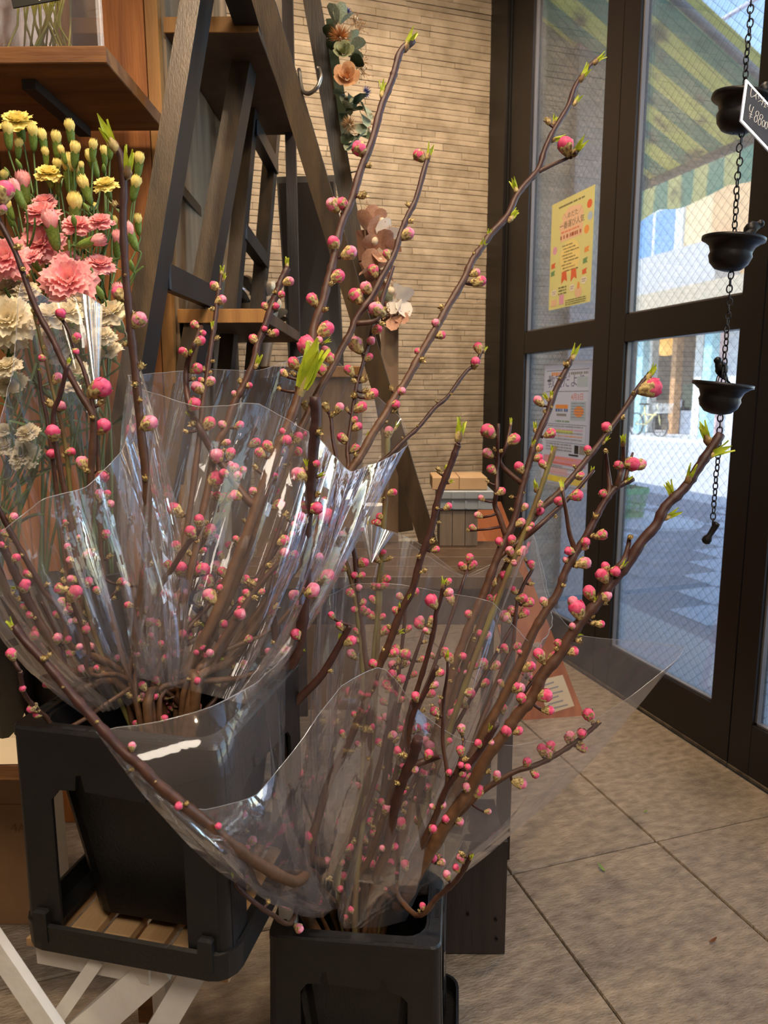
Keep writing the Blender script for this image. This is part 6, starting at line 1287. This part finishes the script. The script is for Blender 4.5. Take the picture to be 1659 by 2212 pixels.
crop(1000, 1000, 2.517, [(760, 615, 34, 'p'), (825, 590, 28, 'p'), (775, 565, 22, 'p'), (875, 550, 26, 'l'), (980, 450, 18, 'l'), (690, 705, 32, 'p'), (720, 740, 20, 'l'), (775, 725, 28, 'p'), (770, 760, 20, 's'), (600, 760, 28, 'p'), (620, 790, 40, 'o'), (640, 840, 18, 's'), (745, 875, 20, 'p'), (710, 870, 22, 's'), (705, 835, 16, 's'), (595, 890, 18, 'p'), (630, 930, 24, 'l'), (630, 965, 22, 's'), (520, 985, 22, 'p'), (595, 1025, 26, 'p'), (510, 1010, 20, 's'), (545, 1030, 14, 's'), (415, 1045, 30, 'p'), (440, 1085, 18, 's'), (360, 1110, 28, 'p'), (305, 1225, 26, 'p'), (320, 1285, 28, 'p'), (440, 1265, 36, 'p'), (465, 1345, 24, 'p'), (655, 545, 32, 'p'), (620, 560, 20, 's'), (560, 530, 16, 'p'), (540, 665, 20, 's'), (440, 755, 22, 'p'), (685, 1375, 32, 'p'), (735, 1410, 14, 's'), (585, 1490, 26, 'p'), (645, 1475, 26, 'p'), (645, 1550, 24, 'p'), (640, 1520, 20, 's'), (235, 1460, 30, 'p'), (295, 1455, 24, 'p'), (160, 1520, 18, 's'), (85, 1525, 20, 'p'), (148, 1440, 24, 'l'), (480, 1545, 26, 'p'), (430, 1560, 26, 'p'), (465, 1580, 24, 'p'), (390, 1690, 20, 'p'), (310, 1740, 30, 'p'), (185, 1700, 22, 'p'), (220, 610, 24, 'p'), (275, 540, 18, 'p'), (370, 555, 22, 'p'), (340, 525, 14, 's'), (275, 690, 18, 'p'), (320, 735, 24, 'p'), (355, 760, 26, 'p'), (235, 840, 32, 'p'), (35, 520, 22, 'p'), (145, 740, 20, 'p'), (85, 920, 20, 'p'), (60, 960, 20, 's'), (115, 1090, 24, 'p'), (310, 1030, 14, 'p'), (195, 1020, 20, 'p'), (30, 825, 20, 'p'), (200, 430, 22, 'p'), (270, 420, 22, 'p')])

# ---- build them
brr = random.Random(123)
built = []; segs = []
for bi, (key, bunch, label, d0, d1, r0, r1, pts, twigs, cut, green) in enumerate(BR):
    top, Mb, hh_ = (LTOP, LBM, .286) if bunch == 'L' else (RTOP, RBM, .33)
    Lc = [0]
    for a, b in zip(pts, pts[1:]): Lc.append(Lc[-1]+math.dist(a, b))
    tot = Lc[-1]
    P = []
    for (x, y), l in zip(pts, Lc):
        D = d0+(d1-d0)*(l/tot)**(6 if key == 'R10' else 3 if key in ('R22', 'R23') else 1); P.append(at(x, y, D))
    lim = .085
    last = Mb.inverted() @ P[-1]
    mouth = Vector((max(-lim, min(lim, last.x*.6+brr.gauss(0, .02))), max(-lim, min(lim, brr.gauss(0, .03))), hh_-.005))
    bot = Vector((-mouth.x*.3, mouth.y*.3, .045 if bunch == 'L' else .06))
    if (last.z < hh_+.012): P = P[:-1]
    P += [Mb @ mouth, Mb @ bot]
    path = smooth_path(P, 5); n = len(path)
    rad = []
    for i, p in enumerate(path):
        t = i/(n-1); D = depth(p); rr = (r0+(r1-r0)*t)*(d0+(d1-d0)*t)/FPX
        rr *= .90*(1+(.16 if i % 5 == 2 else 0)+.05*math.sin(i*2.3+bi))
        rad.append(rr)
    m = MB(); m.tube(path, rad, 8); ages = [min(1, .10+.95*i/(n-1)) for i in range(n) for k in range(8)]
    for (x, y), pp, rr in ((pts[0], path[0], rad[0]),): segs.append((bi, path, rad, [px(p) for p in path], 0))
    tws = []
    for tw in twigs:
        e = tw[-1]; k = min(range(n), key=lambda i: math.dist(px(path[i]), e)); De = depth(path[k]); TP = []
        for j, (x, y) in enumerate(tw): TP.append(at(x, y, De - .02*(1-j/(len(tw)-1))*(1 if brr.random() < .5 else -.5)))
        TP[-1] = path[k].copy(); tp_ = smooth_path(TP, 4); nn = len(tp_)
        tr_ = [max(.0016, rad[k]*(.42+.38*i/(nn-1))) for i in range(nn)]
        if math.dist(tw[0], tw[-1]) < 60: tr_ = [max(.0015, r_*.75) for r_ in tr_]
        m.tube(tp_, tr_, 7); ages += [.25+.4*i/(nn-1) for i in range(nn) for q_ in range(7)]
        segs.append((bi, tp_, tr_, [px(p) for p in tp_], 0))
    built.append([key, bunch, label, m, ages, [], green, path])
random_extra = []
for bi, b in enumerate(built):                         # small buds on the packed inner branches
    filler_ = b[0].startswith(('LF', 'RF'))
    cnt = 20 if filler_ else 5
    if b[0] in ('R10', 'R21', 'R22', 'L24', 'L1'): cnt = 2
    if b[0] in ('L23', 'R1', 'L20', 'R9'): cnt = 0
    path = b[7]; n = len(path)
    pool = [path[i] for i in range(n) if px(path[i])[1] < 1900 and (filler_ or 1150 < px(path[i])[1])]
    for i in range(cnt):
        if not pool: break
        p = brr.choice(pool); x, y = px(p); s_ = brr.choice((-1, 1)); random_extra.append((bi, x+s_*brr.uniform(10, 17), y-brr.uniform(0, 12), brr.uniform(6, 10), brr.choice('ppps')))
def attach(x, y, r, kind, only=None):
    best = None
    for bi, path, rad, pp, _ in segs:
        if only is not None and bi != only: continue
        pen = 14 if built[bi][0].startswith(('LF', 'RF')) else 0
        for i, (qx, qy) in enumerate(pp):
            if qy > 2030: continue
            d = math.hypot(qx-x, qy-y)+pen + (0 if qy > y-4 else .35*(y-qy))
            if best is None or d < best[0]: best = (d, bi, i, path, rad)
    d, bi, i, path, rad = best
    B0 = path[i]; D = depth(B0); j = min(i+1, len(path)-1); tang = (path[max(0, i-1)]-path[j]).normalized()
    Dn = D - brr.uniform(-.3, .5)*(r*D/FPX) - (.004 if d < rad[i]*FPX/D else 0)
    if d-0 > 45: Dn = D-.004
    P = at(x, y, Dn); Rm = r*Dn/FPX
    ax = (P-B0); ax = ax.normalized() if ax.length > .0005 else TOC
    if kind == 'l' and d < 14: ax = (tang*.9+ax*.35+Z*.25).normalized()
    else: ax = (ax*1.0+tang*.45+Z*.2+TOC*brr.uniform(-.15, .25)).normalized()
    # spur from the branch to the bud
    foot = {'p': 1.7, 'o': 1.7, 's': .9, 'l': .95}[kind]
    e = P-ax*Rm*foot
    if kind == 'l': e = P-ax*Rm*.85
    m, ages = built[bi][3], built[bi][4]
    sp = [B0, (B0+e)/2+Vector((0, 0, -.001)), e+ax*Rm*.2]
    m.tube(sp, [min(rad[i]*.8, .0032), .0022, min(.0026, Rm*.45)], 6); ages += [.3]*18
    built[bi][5].append((kind, P, ax, Rm))
for x, y, r, k in BUDS: attach(x, y, r, k)
for bi, x, y, r, k in random_extra: attach(x, y, r, k, bi)
for key, bunch, label, m, ages, buds, green, path in built:
    base = (LBM if bunch == 'L' else RBM) @ Vector((0, 0, .045 if bunch == 'L' else .06)); base = path[-1].copy()
    t = thing('peach_branch', label, 'branch', ('peach branches in the left bucket' if bunch == 'L' else 'peach branches in the front bucket') if key[:2] not in ('LF', 'RF') else ('branches packed inside the middle wrap' if bunch == 'L' else 'branches packed inside the front wrap'), loc=base)
    I = T(-base); m.v = [I @ p for p in m.v]; m.age = ages
    m.build('stem', greenbark if green else bark, t)
    for kind, P, ax, Rm in buds:
        p = I @ P
        if kind in 'po':
            o = link('flower_bud', brr.choice(BUD) if kind == 'p' else brr.choice(BUDO), t, axisM(p + ax*Rm*(.30 if kind == 'p' else .1), ax, Rm*(.95 if kind == 'p' else 1.0), brr.uniform(0, 6)))
            link('calyx', brr.choice(CALS), o, Matrix.Diagonal((.97, .97, 1.05 if Rm < .009 else .95, 1)) @ T((0, 0, -.1 if kind == 'o' else brr.choice((-.1, .0, .12, .3)))))
        elif kind == 's': link('leaf_bud', brr.choice(SCB), t, axisM(p, ax, Rm*.95, brr.uniform(0, 6)))
        else: link('leaf_shoot', brr.choice(SHT) if Rm < .02 else SHB, t, axisM(p, ax, Rm*(1.3 if Rm < .02 else 1.05), brr.uniform(0, 6)))

# ================================================================== CELLOPHANE WRAPS
def wrap(label, base_c, base_r, rim, bulge, seed, fold=.006, NT=22, M=150, sag=.0, shift=None):
    """rim: closed list of (px, py, depth) around the open top; base ring at base_c (world)."""
    r = random.Random(seed); R3 = [at(*q) for q in rim]; n = len(R3); S = []
    per = 10
    for i in range(n):
        p0, p1, p2, p3 = R3[i-1], R3[i], R3[(i+1) % n], R3[(i+2) % n]
        for k in range(per):
            t = k/per; lin_ = p1.lerp(p2, t); cm = .5*((2*p1)+(p2-p0)*t+(2*p0-5*p1+4*p2-p3)*t*t+(3*p1-p0-3*p2+p3)*t**3)
            S.append(lin_.lerp(cm, .35))
    cum = [0]
    for i in range(len(S)): cum.append(cum[-1]+(S[(i+1) % len(S)]-S[i]).length)
    ring = []
    for k in range(M):
        d = cum[-1]*k/M; i = max(j for j in range(len(S)) if cum[j] <= d); t = (d-cum[i])/max(1e-6, cum[i+1]-cum[i]); ring.append(S[i].lerp(S[(i+1) % len(S)], t))
    c = sum(ring, Vector())/M
    axis = (c-base_c).normalized(); e1 = RT - axis*RT.dot(axis); e1.normalize(); e2 = axis.cross(e1)
    m = MB(); m.uv = []
    amp = [sum(math.sin(f*2*PI*k/M+ph)*a for f, ph, a in F) for k in range(M) for F in ([[(7, 1.0+seed, .5), (13, .3*seed, .4), (23, 2.1, .35), (37, .7*seed, .3), (52, 1.7, .2)]])]
    tips = [r.uniform(-1, 1) for k in range(M)]
    for j in range(NT+1):
        t = j/NT
        for k in range(M):
            w_ = ring[k]; rel = w_-c; ang = math.atan2(rel.dot(e2), rel.dot(e1))
            b0 = base_c + (e1*math.cos(ang)+e2*math.sin(ang))*base_r*(1+.18*amp[k])
            p = b0.lerp(w_, t)
            out = rel - axis*rel.dot(axis); out = out.normalized() if out.length > 1e-5 else e1
            p = p + out*(bulge*math.sin(PI*t)**1.0*(1-.35*t)) - Z*(sag*math.sin(PI*t)**.9)
            cr_ = noise.noise(Vector((k*.16+seed*9, t*4.0, seed)))*.7 + noise.noise(Vector((k*.4+seed*5, t*9.0, 3)))*.22
            p = p + out*(amp[k]*fold*(.35+1.0*math.sin(PI*min(1, t*.8+.1))) + cr_*fold*1.1*math.sin(PI*min(1, t*.9+.05)))
            if shift:
                X_, Y_ = px(p); g_ = max(0, min(1, (shift[0]-X_)/shift[1])); D_s = depth(p)
                p = EYE + (p-EYE)*((D_s - shift[2]*g_*math.sin(PI*min(1, t*1.02))**.6)/D_s)
            m.v.append(p); m.uv.append((k/M, t))
    for j in range(NT):
        for k in range(M):
            k2 = (k+1) % M
            m.f.append([j*M+k, j*M+k2, (j+1)*M+k2, (j+1)*M+k]); m.mi.append(0); m.sm.append((k*7+j) % 11 != 0)
    org = base_c.copy(); I = T(-org); m.v = [I @ p for p in m.v]
    t_ = thing('cellophane_wrap', label, 'wrap', 'clear cellophane wraps', loc=org)
    m.build('film', cello, t_)
    rimm = MB(); N0 = NT*M
    rimm.tube([m.v[N0+k] for k in range(M)], .00045, 4, closed=True)
    rimm.build('film_edge', MATS.get('film_edge') or film_mat('film_edge', haze=.34, rough=.1, base=.2, bump=0), t_)
    return t_
RC = RBM @ Vector((0, 0, .330)); LC = LBM @ Vector((0, 0, .282))
wrap('large clear cellophane wrap around the branches in the front bucket', RC, .100,
     [(215, 1580, .68), (330, 1562, .69), (450, 1530, .71), (560, 1470, .80), (640, 1390, 1.02), (700, 1220, 1.2), (770, 1128, 1.30), (852, 1150, 1.33), (900, 1170, 1.36), (1002, 1246, 1.36), (1060, 1225, 1.36), (1150, 1150, 1.36), (1180, 1290, 1.33), (1250, 1372, 1.28), (1482, 1398, 1.12),
      (1370, 1500, 1.10), (1240, 1580, 1.105), (1110, 1610, 1.11), (1000, 1600, 1.10), (910, 1540, 1.06), (826, 1440, .99), (740, 1480, .93), (650, 1600, .86), (550, 1720, .80), (430, 1750, .71), (330, 1690, .68)], .022, 1, .004, sag=.022, shift=(640, 160, .12))
W_in = wrap('inner clear cellophane wrap around the rear branches of the front bucket', RC + U*.03, .06,
     [(690, 1290, 1.14), (715, 1170, 1.24), (770, 1128, 1.29), (850, 1150, 1.31), (920, 1200, 1.32), (1000, 1245, 1.33), (1085, 1205, 1.34), (1150, 1150, 1.34), (1195, 1330, 1.26), (1160, 1400, 1.14), (1060, 1300, 1.115), (960, 1280, 1.11), (860, 1262, 1.11), (760, 1262, 1.12)], .02, 4, .0045)
wrap('tall clear cellophane wrap around the middle branches of the left bucket', LC + V*.035, .065,
     [(280, 812, .98), (430, 797, 1.06), (560, 800, 1.12), (700, 760, 1.20), (868, 905, 1.22), (880, 965, 1.14), (760, 1020, 1.02), (690, 950, .95), (560, 872, .90), (430, 880, .86), (300, 838, .86)], .02, 2, .0035)
W_l = wrap('clear cellophane wrap around the leftmost branches before the white carnations', LC - V*.045, .058,
     [(45, 610, .98), (120, 655, 1.03), (180, 634, 1.03), (262, 690, 1.0), (300, 800, .95), (270, 960, .86), (190, 1050, .80), (90, 1080, .76), (-30, 1180, .74), (-80, 1250, .80), (-20, 1000, .90), (30, 780, .96)], .02, 3, .005)
def fan(owner, tip, pts, seed):  # pleated patches of extra-reflective film, added to make bright glints and streaks
    r = random.Random(seed); P0 = at(*tip); R_ = [at(*q) for q in pts]; m = MB(); n = 10; N = (len(R_)-1)*n; I = T(-owner.location)
    for j in range(7):
        t = .04+.96*j/6
        for i in range(N+1):
            k = min(i//n, len(R_)-2); f = (i-k*n)/n; q = R_[k].lerp(R_[k+1], f)
            p = P0.lerp(q, t) + TOC*(.006*t*math.sin(i*PI/4.0)) + Z*.002*t*r.uniform(-1, 1)*.3
            m.v.append(I @ p)
    for j in range(6):
        for i in range(N): m.f.append([j*(N+1)+i, j*(N+1)+i+1, (j+1)*(N+1)+i+1, (j+1)*(N+1)+i]); m.mi.append(0); m.sm.append(True)
    return m.build('glint_fold', MATS.get('glint_film') or film_mat('glint_film', haze=.12, rough=.16, base=.55, bump=0, gmax=.85), owner)
fan(W_in, (802, 1218, 1.20), [(768, 1126, 1.22), (812, 1136, 1.20), (852, 1152, 1.23)], 1)
fan(W_l, (212, 900, .95), [(174, 634, .98), (192, 640, .95), (222, 662, .97)], 2)
fan(W_in, (1060, 1380, 1.12), [(1128, 1190, 1.14), (1150, 1160, 1.12)], 3)
# small finds on the floor
fm = onz(1307, 1885, .001); tag(link('fallen_leaf', leafmesh('fallen_leaf', calg, 1, .4, .3), None, axisM(fm+Z*.003, (-.3, .9, .12), .022)), 'small pale green leaf lying alone on a floor tile', 'leaf')
fm2 = onz(1391, 1757, .001); tag(link('fallen_leaf', leafmesh('fallen_leaf', calg, 1, .5, .2), None, axisM(fm2+Z*.003, (.9, .2, .1), .012)), 'tiny dark leaf crumb near the tile crossing', 'leaf')
fm3 = onz(1532, 2038, .001); tag(link('fallen_leaf', leafmesh('fallen_leaf', MATS['brown_backing'], 1, .5, .5), None, axisM(fm3+Z*.003, (.9, -.2, .1), .016)), 'small dry brown leaf scrap at the right of the floor', 'leaf')
